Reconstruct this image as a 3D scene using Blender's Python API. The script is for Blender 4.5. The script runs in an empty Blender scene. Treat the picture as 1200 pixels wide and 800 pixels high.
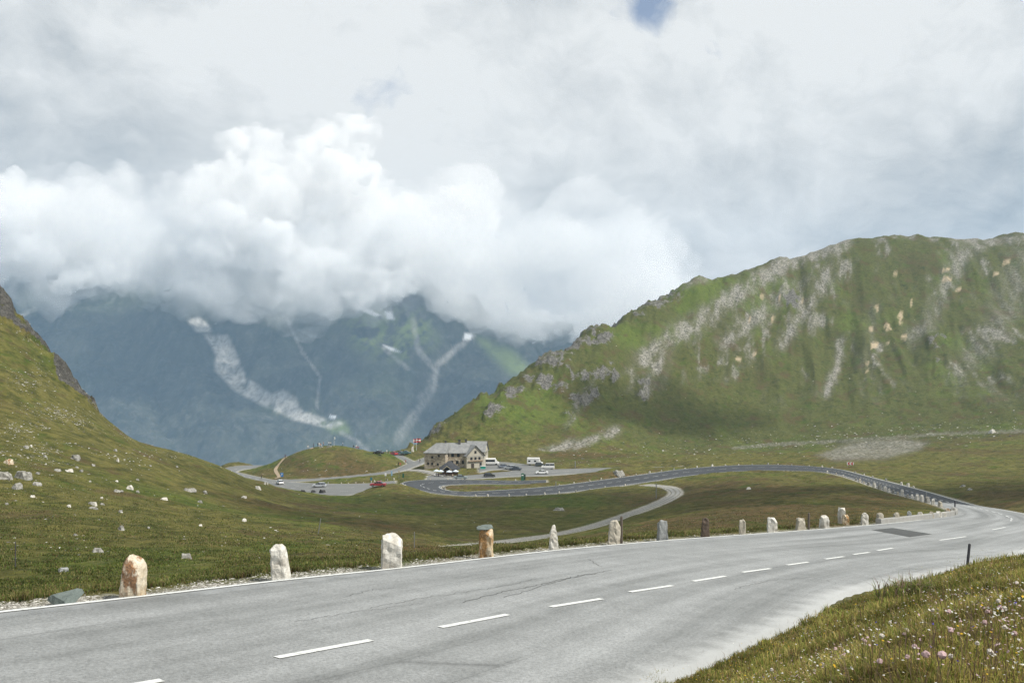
import bpy, bmesh, math, random
import numpy as np
from mathutils import Vector, Matrix
from mathutils.kdtree import KDTree
R = math.radians
F = 1039.0                 # focal length in photo pixels (1200 wide), horizon row 430
RNG = np.random.default_rng(7)
random.seed(7)
sc = bpy.context.scene
COL = sc.collection

def P(u, v, d):
    return np.array([(u - 600.0) / F * d, d, -(v - 430.0) / F * d])

def XYZ(lst):
    return np.array([P(*p) for p in lst])

# ------------------------------------------------------------------ noise
def _h(ix, iy, seed):
    n = (ix.astype(np.int64) * 374761393 + iy.astype(np.int64) * 668265263 + seed * 1442695041) & 0xFFFFFFFF
    n = ((n ^ (n >> 13)) * 1274126177) & 0xFFFFFFFF
    n = (n ^ (n >> 16)) & 0xFFFFFFFF
    return n.astype(np.float64) / 4294967295.0 * 2 - 1

def vnoise(x, y, seed=0):
    x0 = np.floor(x); y0 = np.floor(y)
    fx = x - x0; fy = y - y0
    fx = fx * fx * fx * (fx * (fx * 6 - 15) + 10); fy = fy * fy * fy * (fy * (fy * 6 - 15) + 10)
    a = _h(x0, y0, seed); b = _h(x0 + 1, y0, seed); c = _h(x0, y0 + 1, seed); d = _h(x0 + 1, y0 + 1, seed)
    return (a * (1 - fx) + b * fx) * (1 - fy) + (c * (1 - fx) + d * fx) * fy

def fbm(x, y, seed=0, octv=4, gain=0.5):
    s = 0; a = 1.0; t = 0
    for o in range(octv):
        s = s + a * vnoise(x * 2 ** o + 17.3 * o, y * 2 ** o - 9.1 * o, seed + o); t += a; a *= gain
    return s / t

def ridged(x, y, seed=0, octv=4, gain=0.5):
    s = 0; a = 1.0; t = 0
    for o in range(octv):
        s = s + a * (1 - 2 * np.abs(vnoise(x * 2 ** o + 7.7 * o, y * 2 ** o + 3.1 * o, seed + o))); t += a; a *= gain
    return s / t

def sstep(a, b, x):
    t = np.clip((x - a) / (b - a), 0, 1)
    return t * t * (3 - 2 * t)

def seg_dist(px, py, poly):
    """distance to a polyline in the plane"""
    best = np.full(px.shape, 1e9)
    for (x0, y0), (x1, y1) in zip(poly[:-1], poly[1:]):
        dx, dy = x1 - x0, y1 - y0
        t = np.clip(((px - x0) * dx + (py - y0) * dy) / (dx * dx + dy * dy + 1e-9), 0, 1)
        best = np.minimum(best, np.hypot(px - x0 - t * dx, py - y0 - t * dy))
    return best

def in_poly(px, py, poly):
    ins = np.zeros(px.shape, bool)
    n = len(poly)
    for i in range(n):
        x0, y0 = poly[i]; x1, y1 = poly[(i + 1) % n]
        c = (y0 > py) != (y1 > py)
        with np.errstate(divide='ignore', invalid='ignore'):
            xx = (x1 - x0) * (py - y0) / (y1 - y0 + 1e-12) + x0
        ins ^= c & (px < xx)
    return ins

def soft_poly(px, py, poly, soft):
    d = seg_dist(px, py, list(poly) + [poly[0]])
    s = np.where(in_poly(px, py, poly), d, -d)
    return sstep(-soft, soft, s)

# ------------------------------------------------------------------ linking and tags
def tag(o, label=None, cat=None, group=None, kind=None):
    if label: o['label'] = label
    if cat: o['category'] = cat
    if group: o['group'] = group
    if kind: o['kind'] = kind
    return o

def link(name, me, mat=None, parent=None):
    o = bpy.data.objects.new(name, me); COL.objects.link(o)
    if mat is not None:
        me.materials.clear(); me.materials.append(mat)
    if parent is not None: o.parent = parent
    return o

def empty(name, loc=(0, 0, 0), rz=0.0):
    o = bpy.data.objects.new(name, None); COL.objects.link(o)
    o.location = loc; o.rotation_euler = (0, 0, rz); o.empty_display_size = 0.2
    return o

def children(o):
    return [c for c in bpy.data.objects if c.parent is o]

def copy_tree(o, parent=None, kids=None):
    c = o.copy(); COL.objects.link(c); c.parent = parent
    for k in (o.children if kids is None else kids):
        copy_tree(k, c)
    return c

def np_mesh(name, verts, faces, smooth=False, attrs=None):
    """faces: (n,k) array"""
    me = bpy.data.meshes.new(name)
    verts = np.asarray(verts, np.float32); faces = np.asarray(faces, np.int32)
    k = faces.shape[1]
    me.vertices.add(len(verts)); me.vertices.foreach_set('co', verts.ravel())
    me.loops.add(faces.size); me.loops.foreach_set('vertex_index', faces.ravel())
    me.polygons.add(len(faces))
    me.polygons.foreach_set('loop_start', np.arange(0, faces.size, k, dtype=np.int32))
    me.polygons.foreach_set('use_smooth', np.full(len(faces), smooth, bool))
    me.update(calc_edges=True)
    for nm, arr in (attrs or {}).items():
        if arr.ndim == 1:
            a = me.attributes.new(nm, 'FLOAT', 'POINT'); a.data.foreach_set('value', arr.astype(np.float32))
        else:
            a = me.attributes.new(nm, 'FLOAT_COLOR', 'POINT'); a.data.foreach_set('color', arr.astype(np.float32).ravel())
    return me

def grid_faces(nr, nc):
    i = np.arange(nr - 1)[:, None] * nc + np.arange(nc - 1)[None, :]
    return np.stack([i, i + 1, i + nc + 1, i + nc], -1).reshape(-1, 4)

# ------------------------------------------------------------------ material helpers
class NT:
    def __init__(s, name, vol=False):
        s.m = bpy.data.materials.new(name); s.m.use_nodes = True
        s.t = s.m.node_tree; s.t.nodes.clear()
        s.out = s.t.nodes.new('ShaderNodeOutputMaterial')
    def n(s, typ, **kw):
        nd = s.t.nodes.new('ShaderNode' + typ)
        for k, v in kw.items():
            if k.startswith('i_'):
                key = k[2:]
                key = int(key) if key.isdigit() else key.replace('_', ' ')
                s.set(nd.inputs[key], v)
            else: setattr(nd, k, v)
        return nd
    def set(s, inp, v):
        if isinstance(v, bpy.types.NodeSocket): s.t.links.new(v, inp)
        elif isinstance(v, bpy.types.Node): s.t.links.new(v.outputs[0], inp)
        elif isinstance(v, (tuple, list)) and len(v) == 3 and inp.type == 'RGBA': inp.default_value = (*v, 1)
        else: inp.default_value = v
    def attr(s, name, out='Color'):
        return s.n('Attribute', attribute_name=name).outputs[out]
    def pos(s):
        return s.n('NewGeometry').outputs['Position']
    def obj(s):
        return s.n('TexCoord').outputs['Object']
    def noise(s, vec, scale, detail=4, rough=0.55, dist=0.0, out=0):
        return s.n('TexNoise', i_Vector=vec, i_Scale=scale, i_Detail=detail, i_Roughness=rough, i_Distortion=dist).outputs[out]
    def ramp(s, fac, stops, interp='LINEAR'):
        r = s.n('ValToRGB'); s.set(r.inputs[0], fac); cr = r.color_ramp; cr.interpolation = interp
        while len(cr.elements) < len(stops): cr.elements.new(0.5)
        for e, (p, c) in zip(cr.elements, stops):
            e.position = p; e.color = (c, c, c, 1) if isinstance(c, (int, float)) else (*c, 1)
        return r.outputs[0]
    def mix(s, fac, a, b, mode='MIX'):
        m = s.n('Mix', data_type='RGBA', blend_type=mode)
        s.set(m.inputs['Factor'], fac); s.set(m.inputs[6], a); s.set(m.inputs[7], b)
        return m.outputs[2]
    def math(s, op, a, b=0.0, clamp=False):
        m = s.n('Math', operation=op, use_clamp=clamp); s.set(m.inputs[0], a); s.set(m.inputs[1], b)
        return m.outputs[0]
    def mapping(s, vec, scale=(1, 1, 1), rot=(0, 0, 0), loc=(0, 0, 0)):
        m = s.n('Mapping'); s.set(m.inputs['Vector'], vec); m.inputs['Scale'].default_value = scale
        m.inputs['Rotation'].default_value = rot; m.inputs['Location'].default_value = loc
        return m.outputs[0]
    def bump(s, h, strength=0.5, dist=0.1):
        return s.n('Bump', i_Height=h, i_Strength=strength, i_Distance=dist).outputs[0]
    def bsdf(s, color, rough=0.9, normal=None, spec=0.3, metal=0.0, **kw):
        b = s.n('BsdfPrincipled'); s.set(b.inputs['Base Color'], color); s.set(b.inputs['Roughness'], rough)
        b.inputs['Specular IOR Level'].default_value = spec; b.inputs['Metallic'].default_value = metal
        if normal is not None: s.set(b.inputs['Normal'], normal)
        for k, v in kw.items(): s.set(b.inputs[k.replace('_', ' ')], v)
        s.t.links.new(b.outputs[0], s.out.inputs['Surface'])
        return s.m

def paint(name, col, rough=0.5, spec=0.4, metal=0.0, var=0.12, scale=3.0):
    t = NT(name); n = t.noise(t.obj(), scale, 5)
    c = t.mix(t.math('MULTIPLY', n, var * 2), col, tuple(x * 0.55 for x in col))
    return t.bsdf(c, rough, spec=spec, metal=metal)

# ------------------------------------------------------------------ road edges (u, v, d of the photograph's view, turned into metres)
def plane_z(x, y): return -(3.215 + 0.0991 * y + 0.067 * x)
def pd(u, v): return 3340.0 / (v - (514.5 + (u - 324) * 0.067))
def PP(u, v):                       # point on the near road's plane
    return P(u, v, pd(u, v))
def W(x, y, z=None): return np.array([x, y, plane_z(x, y) if z is None else z])

A1 = [W(-11.6, 10.0), PP(-150, 731.5), PP(0, 715), PP(152, 698.5), PP(329, 678.5), PP(458, 665.5), PP(568, 653), PP(649, 644), PP(720, 637.5),
      PP(800, 631), PP(870, 626), PP(940, 621), PP(985, 617.5), PP(1032, 613.5), P(1080, 608.5, 77), P(1112, 604.5, 89),
      P(1122, 602, 96), P(1119, 597.5, 102), P(1100, 590.5, 120), P(1080, 585, 140), P(1050, 577.3, 163), P(1027, 570, 184), P(1010, 564.5, 212), P(1000, 561, 230),
      P(980, 555.5, 255), P(960, 552.5, 272), P(940, 551.3, 282), P(900, 551, 293), P(850, 553, 298), P(800, 558.3, 296),
      P(750, 566, 286), P(700, 572.3, 273), P(650, 578.0, 262), P(600, 580.6, 256), P(550, 580.6, 256)]
B1 = [W(-1.4, 8.0), W(0.6, 11), PP(760, 800), W(3.8, 15.8), W(6.8, 20.5), PP(985, 695), W(12.0, 28.2), W(14.6, 31.2), W(17.4, 34.5),
      W(20.2, 38), W(23, 41.2), W(25.4, 44.3), W(29, 49.2), W(34, 56), W(43.5, 70), W(51, 81),
      W(56.5, 91, -15.9), W(60, 101, -17.0), W(66.2, 119.5, -19.2), W(71.5, 137.5, -21.3), W(77.5, 163, -23.2), W(83, 186, -25.0), W(90.5, 218, -27.6), W(95, 240, -29.2),
      P(985, 549.8, 268), P(962, 547.0, 284), P(940, 545.4, 295), P(900, 544.2, 305), P(850, 545.4, 309), P(800, 549.3, 308),
      P(750, 556, 299), P(700, 562.7, 286), P(650, 568.9, 274), P(600, 573, 267.5), P(550, 575.8, 266)]
A2 = [P(600, 580.6, 256), P(550, 580.6, 256), P(517, 578.3, 259.5), P(503, 576.3, 263), P(490, 573.6, 268), P(480, 570.8, 273), P(471, 567, 281),
      P(472, 565, 286), P(480, 563.3, 290.5), P(493, 562.2, 294), P(517, 561.7, 296), P(567, 562.2, 296), P(600, 563, 294), P(640, 562, 297)]
B2 = [P(600, 573, 267.5), P(550, 575.8, 266), P(530, 574.9, 267.5), P(523, 573.8, 270), P(519, 572.8, 272.5), P(517, 571.7, 275), P(516, 571.0, 277),
      P(516.5, 570.0, 279), P(518, 569.2, 280.5), P(522, 568.3, 282), P(530, 567.4, 283.5), P(567, 566.6, 285), P(600, 567.2, 283.5), P(640, 566.5, 285)]
def dz(v, z): return z * F / (v - 430.0)
def PZ(u, v, z): return P(u, v, dz(v, z))      # point with height -z
# road past the inn, from the far left bend to the plateau on the right (near edge, far edge)
A3 = [PZ(310, 548.3, 43.5), PZ(300, 548.5, 43.3), PZ(287, 549.6, 43.1), PZ(277, 552.3, 42.9), PZ(284, 554.5, 42.5), PZ(296, 557.3, 42.2), PZ(320, 562, 41.6), PZ(351, 565, 40.8), PZ(392, 566.7, 40.0), PZ(435, 565.8, 39.0), PZ(462, 563.2, 38.2)]
B3 = [PZ(310, 545.0, 43.5), PZ(298, 544.9, 43.4), PZ(277, 545.8, 43.2), PZ(262, 549.5, 43.0), PZ(270, 556, 42.6), PZ(290, 563.5, 42.2), PZ(322, 571.5, 41.7), PZ(351, 577.0, 41.0), PZ(392, 580.5, 40.2), PZ(432, 576.5, 39.0), PZ(466, 570.5, 38.1)]
# the parking road right of the inn
A4 = [PZ(500, 562.0, 38.0), PZ(525, 561.6, 37.9), PZ(547, 561.3, 38.0), PZ(573, 559.8, 38.1), PZ(600, 558.2, 38.1), PZ(640, 557.0, 38.0), PZ(680, 554.3, 38.0), PZ(720, 551.5, 37.9), PZ(760, 550.3, 37.8), PZ(800, 549.5, 37.6)]
B4 = [PZ(502, 556.8, 38.1), PZ(525, 557.2, 38.1), PZ(550, 556.6, 38.2), PZ(573, 554.2, 38.3), PZ(600, 552.0, 38.3), PZ(640, 550.0, 38.3), PZ(680, 548.7, 38.2), PZ(720, 547.8, 38.0), PZ(760, 547.2, 37.8), PZ(800, 546.5, 37.6)]
# parking lot (far side)
A5 = [PZ(562, 553.2, 38.4), PZ(575, 550.5, 38.4), PZ(590, 549.8, 38.4), PZ(604, 551.5, 38.4), PZ(625, 550.6, 38.35), PZ(645, 549.6, 38.3)]
B5 = [PZ(560, 542.5, 38.5), PZ(572, 541.0, 38.5), PZ(590, 541.2, 38.5), PZ(606, 542.6, 38.5), PZ(625, 545.2, 38.45), PZ(648, 548.2, 38.3)]
# lane below the knoll up to the inn
A6 = [PZ(330, 563.0, 41.2), PZ(353, 563.6, 40.9), PZ(390, 561.3, 40.6), PZ(420, 558.6, 40.2), PZ(450, 555.6, 39.7), PZ(470, 551.8, 39.2), PZ(484, 547.3, 38.8), PZ(496, 542.5, 38.6), PZ(506, 537, 38.4)]
B6 = [PZ(325, 561.2, 41.3), PZ(353, 561.4, 41.0), PZ(390, 559.0, 40.7), PZ(420, 556.2, 40.3), PZ(447, 553.0, 39.8), PZ(464, 549.0, 39.3), PZ(477, 543.8, 38.9), PZ(489, 539.3, 38.7), PZ(499, 535.5, 38.5)]
# spur lane from the junction to the viewpoint car park
A7 = [PZ(479, 544.5, 38.95), PZ(474, 539.3, 38.8), PZ(466, 535.6, 38.5), PZ(458, 533.2, 38.3), PZ(440, 531.5, 38.0)]
B7 = [PZ(487, 541.5, 38.75), PZ(478, 537.0, 38.7), PZ(470, 533.6, 38.4), PZ(462, 531.6, 38.2), PZ(444, 530.0, 37.9)]
# footpath in front of the inn
A8 = [PZ(476, 551.2, 39.0), PZ(490, 552.0, 38.8), PZ(505, 555.5, 38.4), PZ(516, 560.6, 38.0), PZ(530, 561.3, 37.95)]
B8 = [PZ(476, 550.0, 39.1), PZ(492, 549.8, 38.9), PZ(508, 552.6, 38.5), PZ(520, 556.8, 38.1), PZ(530, 557.4, 38.0)]
# gravel track through the hollow
A9 = [P(500, 646, 80), P(540, 641.5, 88), P(580, 637.5, 97), P(620, 632.5, 106), P(650, 628.5, 113), P(690, 620.5, 126), P(720, 611, 139), P(752, 600.5, 158), P(780, 590.5, 184), P(800, 580.5, 214), P(803, 574.5, 240), P(795, 569.5, 262), P(770, 566.5, 281)]
B9 = [P(500, 641, 84), P(540, 637.2, 92), P(580, 633.3, 101), P(620, 628.2, 111), P(650, 624.2, 119), P(690, 614.6, 133), P(716, 606.5, 147), P(742, 597, 165), P(764, 588, 190), P(779, 580.0, 217), P(779, 575.5, 238), P(768, 571, 258), P(745, 569.3, 277)]

def spline(pts, per):
    pts = np.array(pts, float); out = []
    p = np.vstack([2 * pts[0] - pts[1], pts, 2 * pts[-1] - pts[-2]])
    for i in range(1, len(p) - 2):
        n = per[i - 1]
        t = np.linspace(0, 1, n, endpoint=False)[:, None]
        # centripetal-ish catmull-rom
        a, b, c, d = p[i - 1], p[i], p[i + 1], p[i + 2]
        L = np.linalg.norm(c - b)
        m1 = (c - a) / max(np.linalg.norm(c - a), 1e-6) * L; m2 = (d - b) / max(np.linalg.norm(d - b), 1e-6) * L
        out.append((2 * t**3 - 3 * t**2 + 1) * b + (t**3 - 2 * t**2 + t) * m1 + (-2 * t**3 + 3 * t**2) * c + (t**3 - t**2) * m2)
    out.append(pts[-1][None])
    return np.vstack(out)

class Ribbon:
    def __init__(s, A, B, step=1.0):
        A = np.array(A); B = np.array(B)
        per = [max(2, int(round(max(np.linalg.norm(A[i + 1] - A[i]), np.linalg.norm(B[i + 1] - B[i])) / step))) for i in range(len(A) - 1)]
        s.A = spline(A, per); s.B = spline(B, per)
        mid = (s.A + s.B) / 2
        s.S = np.concatenate([[0], np.cumsum(np.linalg.norm(np.diff(mid, axis=0), axis=1))])
    def at(s, dist, t):
        """point at arc length dist (array ok), t across 0=A 1=B"""
        a = np.stack([np.interp(dist, s.S, s.A[:, k]) for k in range(3)], -1)
        b = np.stack([np.interp(dist, s.S, s.B[:, k]) for k in range(3)], -1)
        t = np.asarray(t)[..., None]
        return a * (1 - t) + b * t
    def width(s, dist):
        return np.linalg.norm(s.at(dist, 0.0) - s.at(dist, 1.0), axis=-1)
    def mesh(s, name, mat, nt=9, lift=0.0, skirt=0.35):
        ts = np.linspace(0, 1, nt)
        g = s.A[:, None] * (1 - ts[None, :, None]) + s.B[:, None] * ts[None, :, None]
        g[..., 2] += lift
        lo = g[:, :1].copy(); hi = g[:, -1:].copy()
        out = (s.A - s.B); out[:, 2] = 0; out /= np.linalg.norm(out, axis=1)[:, None] + 1e-9
        lo[:, 0] += out * 0.25; hi[:, 0] -= out * 0.25; lo[..., 2] -= skirt; hi[..., 2] -= skirt
        g = np.concatenate([lo, g, hi], 1)
        width = np.linalg.norm(s.A - s.B, axis=1)
        tt = np.concatenate([[0], ts, [1]])
        cr = np.zeros(g.shape[:2] + (4,)); cr[..., 0] = tt[None]; cr[..., 1] = s.S[:, None] / 1000; cr[..., 2] = (tt[None] * width[:, None]) / 20; cr[..., 3] = 1
        f = grid_faces(g.shape[0], g.shape[1])
        me = np_mesh(name, g.reshape(-1, 3), f, True, {'road': cr.reshape(-1, 4)})
        # orient upward
        me.update()
        if me.polygons[len(me.polygons) // 2].normal.z < 0: me.flip_normals()
        return link(name, me, mat)
    def samples(s, nt=7, ext=0.0):
        ts = np.linspace(0, 1, nt)
        g = s.A[:, None] * (1 - ts[None, :, None]) + s.B[:, None] * ts[None, :, None]
        return g.reshape(-1, 3)

rb_main = Ribbon(A1, B1, 0.9)
rb_hair = Ribbon(A2, B2, 1.2)
rb_inn = Ribbon(A3, B3, 1.5)
rb_park = Ribbon(A4, B4, 1.5)
rb_lot = Ribbon(A5, B5, 1.5)
rb_lane = Ribbon(A6, B6, 1.5)
rb_spur = Ribbon(A7, B7, 1.5)
rb_foot = Ribbon(A8, B8, 1.5)
A9 = np.array(A9); B9 = np.array(B9); A9, B9 = A9 + (B9 - A9) * .26, B9 + (A9 - B9) * .26
rb_track = Ribbon(A9, B9, 1.2)
RIBS = [(rb_main, 13), (rb_hair, 9), (rb_inn, 9), (rb_park, 7), (rb_lot, 13), (rb_lane, 7), (rb_spur, 5), (rb_foot, 4), (rb_track, 7)]

# ------------------------------------------------------------------ terrain control points: (u, d, v)
CP = []
def col(u, *dv):
    for d, v in dv: CP.append((u, d, v))
# bank under the camera
for u, zs in ((-500, 3.2), (0, 2.6), (400, 2.0), (600, 1.7), (800, 1.45), (1000, 1.3), (1300, 1.2), (1700, 1.15)):
    CP.append((u, 1.2, 430 + F * zs / 1.2))
col(1030, (3.3, 790)); col(1190, (3.0, 815), (4.7, 718), (8, 684), (15, 662), (25, 653), (38, 649))
col(1050, (2.2, 980), (5, 752), (8, 722), (12, 699), (17, 685), (24, 679.5))
col(920, (3.3, 870), (5, 812), (8, 770), (12, 741), (17, 728))
col(800, (3.3, 960), (5.5, 855), (8, 815), (11, 792))
col(1400, (3, 790), (5, 700), (8, 665), (15, 645), (30, 634), (50, 628), (70, 622)); col(1700, (3, 760), (6, 640), (15, 610), (40, 600), (80, 595), (140, 575), (300, 525), (500, 440), (720, 270), (1100, 420), (1500, 520))
col(600, (4, 1000), (7, 960)); col(300, (3, 1300), (6, 1000)); col(-100, (4, 1200), (8, 900)); col(-500, (4, 1200), (8, 860), (12, 720), (25, 640), (60, 560), (100, 480), (150, 380), (200, 300), (280, 380), (500, 700), (1500, 900))
# left hillside
col(-200, (18, 700), (30, 655), (50, 605), (80, 545), (110, 480), (150, 400), (190, 320), (220, 300), (300, 420), (500, 700))
col(0, (17.5, 704), (25, 682), (42, 640), (65, 600), (85, 560), (105, 522), (125, 488), (148, 440), (165, 400), (185, 356), (192, 345), (205, 370), (240, 470), (400, 640))
col(50, (18, 698), (30, 668), (60, 607), (90, 560), (120, 517), (140, 485), (160, 447), (180, 408), (188, 402), (200, 430), (240, 520), (400, 640))
col(100, (19, 692), (38, 651), (68, 601), (95, 562), (125, 522), (150, 492), (175, 466), (182, 462), (195, 480), (240, 560), (400, 650))
col(150, (19.5, 690), (40, 650), (75, 601), (105, 564), (140, 532), (170, 512), (182, 507.5), (200, 520), (240, 575), (400, 650))
col(200, (20, 685), (42, 650), (80, 603), (115, 571), (150, 546), (180, 528), (190, 525), (210, 540), (250, 585), (400, 640))
col(250, (21, 680), (42, 651), (85, 604), (130, 571), (170, 551), (195, 543), (215, 552), (260, 583), (330, 573))
col(300, (22, 675), (40, 652), (75, 620), (110, 601), (160, 580), (200, 565), (213, 562), (235, 572), (265, 583), (300, 575))
col(350, (23, 669), (45, 645), (85, 616), (140, 596), (190, 582), (228, 576.5), (245, 584), (270, 588))
col(400, (25, 664), (55, 640), (90, 620), (150, 600), (200, 588), (238, 581.5), (255, 589), (272, 590))
col(440, (27, 658), (60, 638), (100, 618), (150, 603), (200, 590), (240, 578), (256, 571), (268, 574), (280, 577))
col(470, (28, 655), (70, 635), (120, 612), (180, 595), (230, 580), (262, 568), (275, 567))
col(500, (27.5, 656), (40, 648), (70, 644), (125, 617), (190, 597), (235, 585), (252, 580))
col(600, (31, 646), (42, 640), (60, 640), (85, 642), (140, 612), (200, 593), (240, 584))
col(700, (38, 635.5), (50, 630), (80, 628), (170, 598), (220, 582), (262, 573.5))
col(750, (42, 630), (60, 625), (100, 612), (140, 602), (210, 582), (260, 571), (276, 567.5))
col(800, (45, 626), (60, 621), (90, 609), (130, 595), (190, 580), (270, 564), (285, 560))
col(850, (48, 624), (65, 615), (95, 601), (140, 586), (200, 572), (250, 562), (285, 554.5))
col(900, (52, 620), (85, 604), (140, 585), (200, 569), (250, 558), (282, 552.5))
col(950, (58, 617), (90, 600), (140, 580), (190, 568), (240, 557), (268, 553))
col(1000, (66, 611.5), (85, 601), (110, 589), (140, 578), (180, 567), (210, 562.5))
col(1050, (76, 606.5), (95, 597), (115, 590), (135, 584), (152, 579.5))
col(1085, (88, 602), (105, 595.5), (125, 589))
# plateau between and beyond the roads
col(560, (272, 572), (277, 570)); col(600, (273, 570.5), (278, 569)); col(650, (279, 566), (287, 562), (293, 561))
col(700, (292, 558.5), (304, 552.3), (315, 553)); col(740, (303, 552), (315, 547.5), (326, 549)); col(780, (312, 549), (322, 546.5), (330, 547))
for u in (520, 560, 600): col(u, (300, 560.5))
col(620, (303, 559.7)); col(660, (310, 557)); 
col(520, (322, 555), (345, 545), (370, 539), (388, 533), (400, 527), (425, 506), (438, 493), (470, 520), (560, 600))
col(560, (320, 556), (350, 544), (372, 537.5), (392, 532), (405, 520), (430, 490), (455, 463), (490, 500), (600, 600))
col(600, (340, 549), (365, 540), (390, 532), (425, 499), (460, 459), (488, 438), (520, 470), (650, 580))
col(640, (345, 546), (370, 538.5), (395, 532), (430, 505), (470, 463), (505, 416), (540, 450), (700, 560))
col(700, (340, 547), (368, 539), (400, 532), (440, 500), (485, 452), (520, 410), (542, 381), (580, 410), (750, 560))
col(750, (345, 544.5), (370, 537.5), (410, 531), (460, 500), (510, 450), (550, 400), (585, 356), (620, 380), (800, 550))
col(800, (330, 544), (350, 541), (400, 535), (440, 525), (490, 480), (550, 420), (595, 365), (625, 331), (670, 360), (850, 540))
col(850, (325, 542), (350, 539), (405, 533), (450, 521), (500, 480), (560, 420), (610, 362), (650, 320), (690, 340), (900, 540))
col(900, (320, 541.5), (350, 537.5), (410, 530), (455, 520), (505, 482), (565, 424), (630, 355), (685, 306.5), (720, 325), (900, 480))
col(985, (290, 545), (330, 538), (400, 526), (452, 517), (505, 476), (570, 413), (640, 345), (710, 281), (750, 300), (950, 470))
col(1050, (215, 560), (250, 553), (310, 541), (380, 528), (440, 516), (500, 477), (580, 405), (650, 338), (718, 278), (760, 300), (950, 470))
col(1110, (150, 578), (190, 567), (240, 555), (310, 538), (380, 523), (440, 511), (500, 470), (580, 400), (650, 335), (716, 281), (760, 300), (950, 470))
col(1200, (112, 598), (130, 584), (160, 571), (200, 563), (250, 551), (320, 533), (390, 514), (430, 506), (470, 475), (560, 402), (650, 326), (718, 277), (760, 295), (950, 470))
col(1320, (60, 624), (90, 607), (115, 592), (160, 569), (220, 555), (300, 530), (380, 505), (450, 470), (550, 400), (650, 320), (720, 270), (780, 300), (950, 470))
# plateau rim and knoll
col(475, (300, 559), (325, 553), (350, 545), (385, 530.5), (400, 526), (425, 535), (520, 600))
col(445, (300, 561.5), (320, 556), (345, 545), (370, 531), (385, 529.8), (405, 533), (440, 560), (600, 640))
col(420, (318, 559), (345, 545), (365, 528), (375, 525), (390, 530), (430, 560), (600, 650))
col(385, (322, 559.5), (345, 542), (358, 527), (366, 521.5), (380, 522.5), (400, 540), (450, 575), (600, 650))
col(350, (325, 560.5), (345, 545), (360, 531), (368, 527.5), (385, 535), (410, 552), (460, 580), (600, 650))
col(325, (330, 560.5), (350, 549), (365, 541), (375, 538.5), (392, 545), (415, 552), (470, 585), (600, 650))
col(300, (345, 555.5), (365, 551.5), (380, 549), (405, 549), (440, 570), (600, 650))
col(255, (330, 575), (385, 549), (405, 547), (440, 570), (600, 650)); col(200, (300, 610), (400, 590), (600, 660)); col(100, (600, 700)); col(0, (700, 740))
for u in (-200, 0, 200, 400): col(u, (900, 760), (1500, 720))
for u in (600, 750): col(u, (900, 650), (1500, 680))
for u in (900, 1050, 1200, 1400): col(u, (1200, 520), (1500, 560))
# road surfaces as control points too
def addroad(rb, every, ts=(0.0, 0.5, 1.0)):
    for s_ in np.arange(0, rb.S[-1], every):
        for t in ts:
            p = rb.at(s_, t)
            if p[1] > 2: CP.append((600 + F * p[0] / p[1], p[1], 430 - F * p[2] / p[1]))
# uniform in log distance for the main road
sd = 0.0
while sd < rb_main.S[-1]:
    for t in (0.0, 0.5, 1.0):
        p = rb_main.at(sd, t); CP.append((600 + F * p[0] / p[1], p[1], 430 - F * p[2] / p[1]))
    sd += max(2.0, 0.07 * p[1])
addroad(rb_hair, 14, (0, 1)); addroad(rb_inn, 16, (0, 1)); addroad(rb_park, 16, (0, 1)); addroad(rb_lot, 8, (0, .5, 1)); addroad(rb_lane, 14, (.5,)); addroad(rb_track, 12, (.5,)); addroad(rb_foot, 8, (.5,)); addroad(rb_spur, 6, (.5,))

def base_v(d): return 430 + 1500.0 / d
def rbf_fit(cp):
    cp = np.array(cp, float)
    q = np.stack([cp[:, 0] / 160.0, np.log(cp[:, 1]) * 5.0], -1)
    # drop near-duplicates
    keep = []
    for i in range(len(q)):
        if all(np.hypot(*(q[i] - q[j])) > 0.12 for j in keep): keep.append(i)
    q = q[keep]; val = cp[keep, 2] - base_v(cp[keep, 1])
    n = len(q)
    r = np.linalg.norm(q[:, None] - q[None], axis=-1)
    K = r * r * np.log(r + 1e-9)
    K[np.arange(n), np.arange(n)] = 0
    K += np.eye(n) * 0.012
    Pm = np.hstack([np.ones((n, 1)), q])
    M = np.block([[K, Pm], [Pm.T, np.zeros((3, 3))]])
    w = np.linalg.solve(M, np.concatenate([val, np.zeros(3)]))
    return q, w
def rbf_eval(q, w, U, LD):
    out = np.empty(U.size); x = (U / 160.0).ravel(); y = (LD * 5.0).ravel()
    n = len(q)
    for s in range(0, U.size, 20000):
        xx = x[s:s + 20000, None] - q[None, :, 0]; yy = y[s:s + 20000, None] - q[None, :, 1]
        r2 = xx * xx + yy * yy + 1e-12
        out[s:s + 20000] = (0.5 * r2 * np.log(r2)) @ w[:n] + w[n] + w[n + 1] * x[s:s + 20000] + w[n + 2] * y[s:s + 20000]
    return out.reshape(U.shape)

U0, U1, NU = -500.0, 1700.0, 1000
L0, L1, NL = math.log(1.2), math.log(1500.0), 1250
def smooth_up(c, x, y):
    """cubic (catmull) sampling of a coarse grid at fractional coordinates"""
    def w4(t): return [(-t + 2 * t * t - t**3) / 2, (2 - 5 * t * t + 3 * t**3) / 2, (t + 4 * t * t - 3 * t**3) / 2, (-t * t + t**3) / 2]
    xi = np.clip(np.floor(x).astype(int), 0, c.shape[1] - 2); yi = np.clip(np.floor(y).astype(int), 0, c.shape[0] - 2)
    wx = w4(x - xi); wy = w4(y - yi); s = 0
    tmp = []
    for a in range(4):
        cols = np.clip(xi - 1 + a, 0, c.shape[1] - 1); tmp.append(c[:, cols] * wx[a][None])
    cx = sum(tmp)
    for b in range(4):
        rows = np.clip(yi - 1 + b, 0, c.shape[0] - 1); s = s + cx[rows] * wy[b][:, None]
    return s
q_, w_ = rbf_fit(CP)
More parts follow.
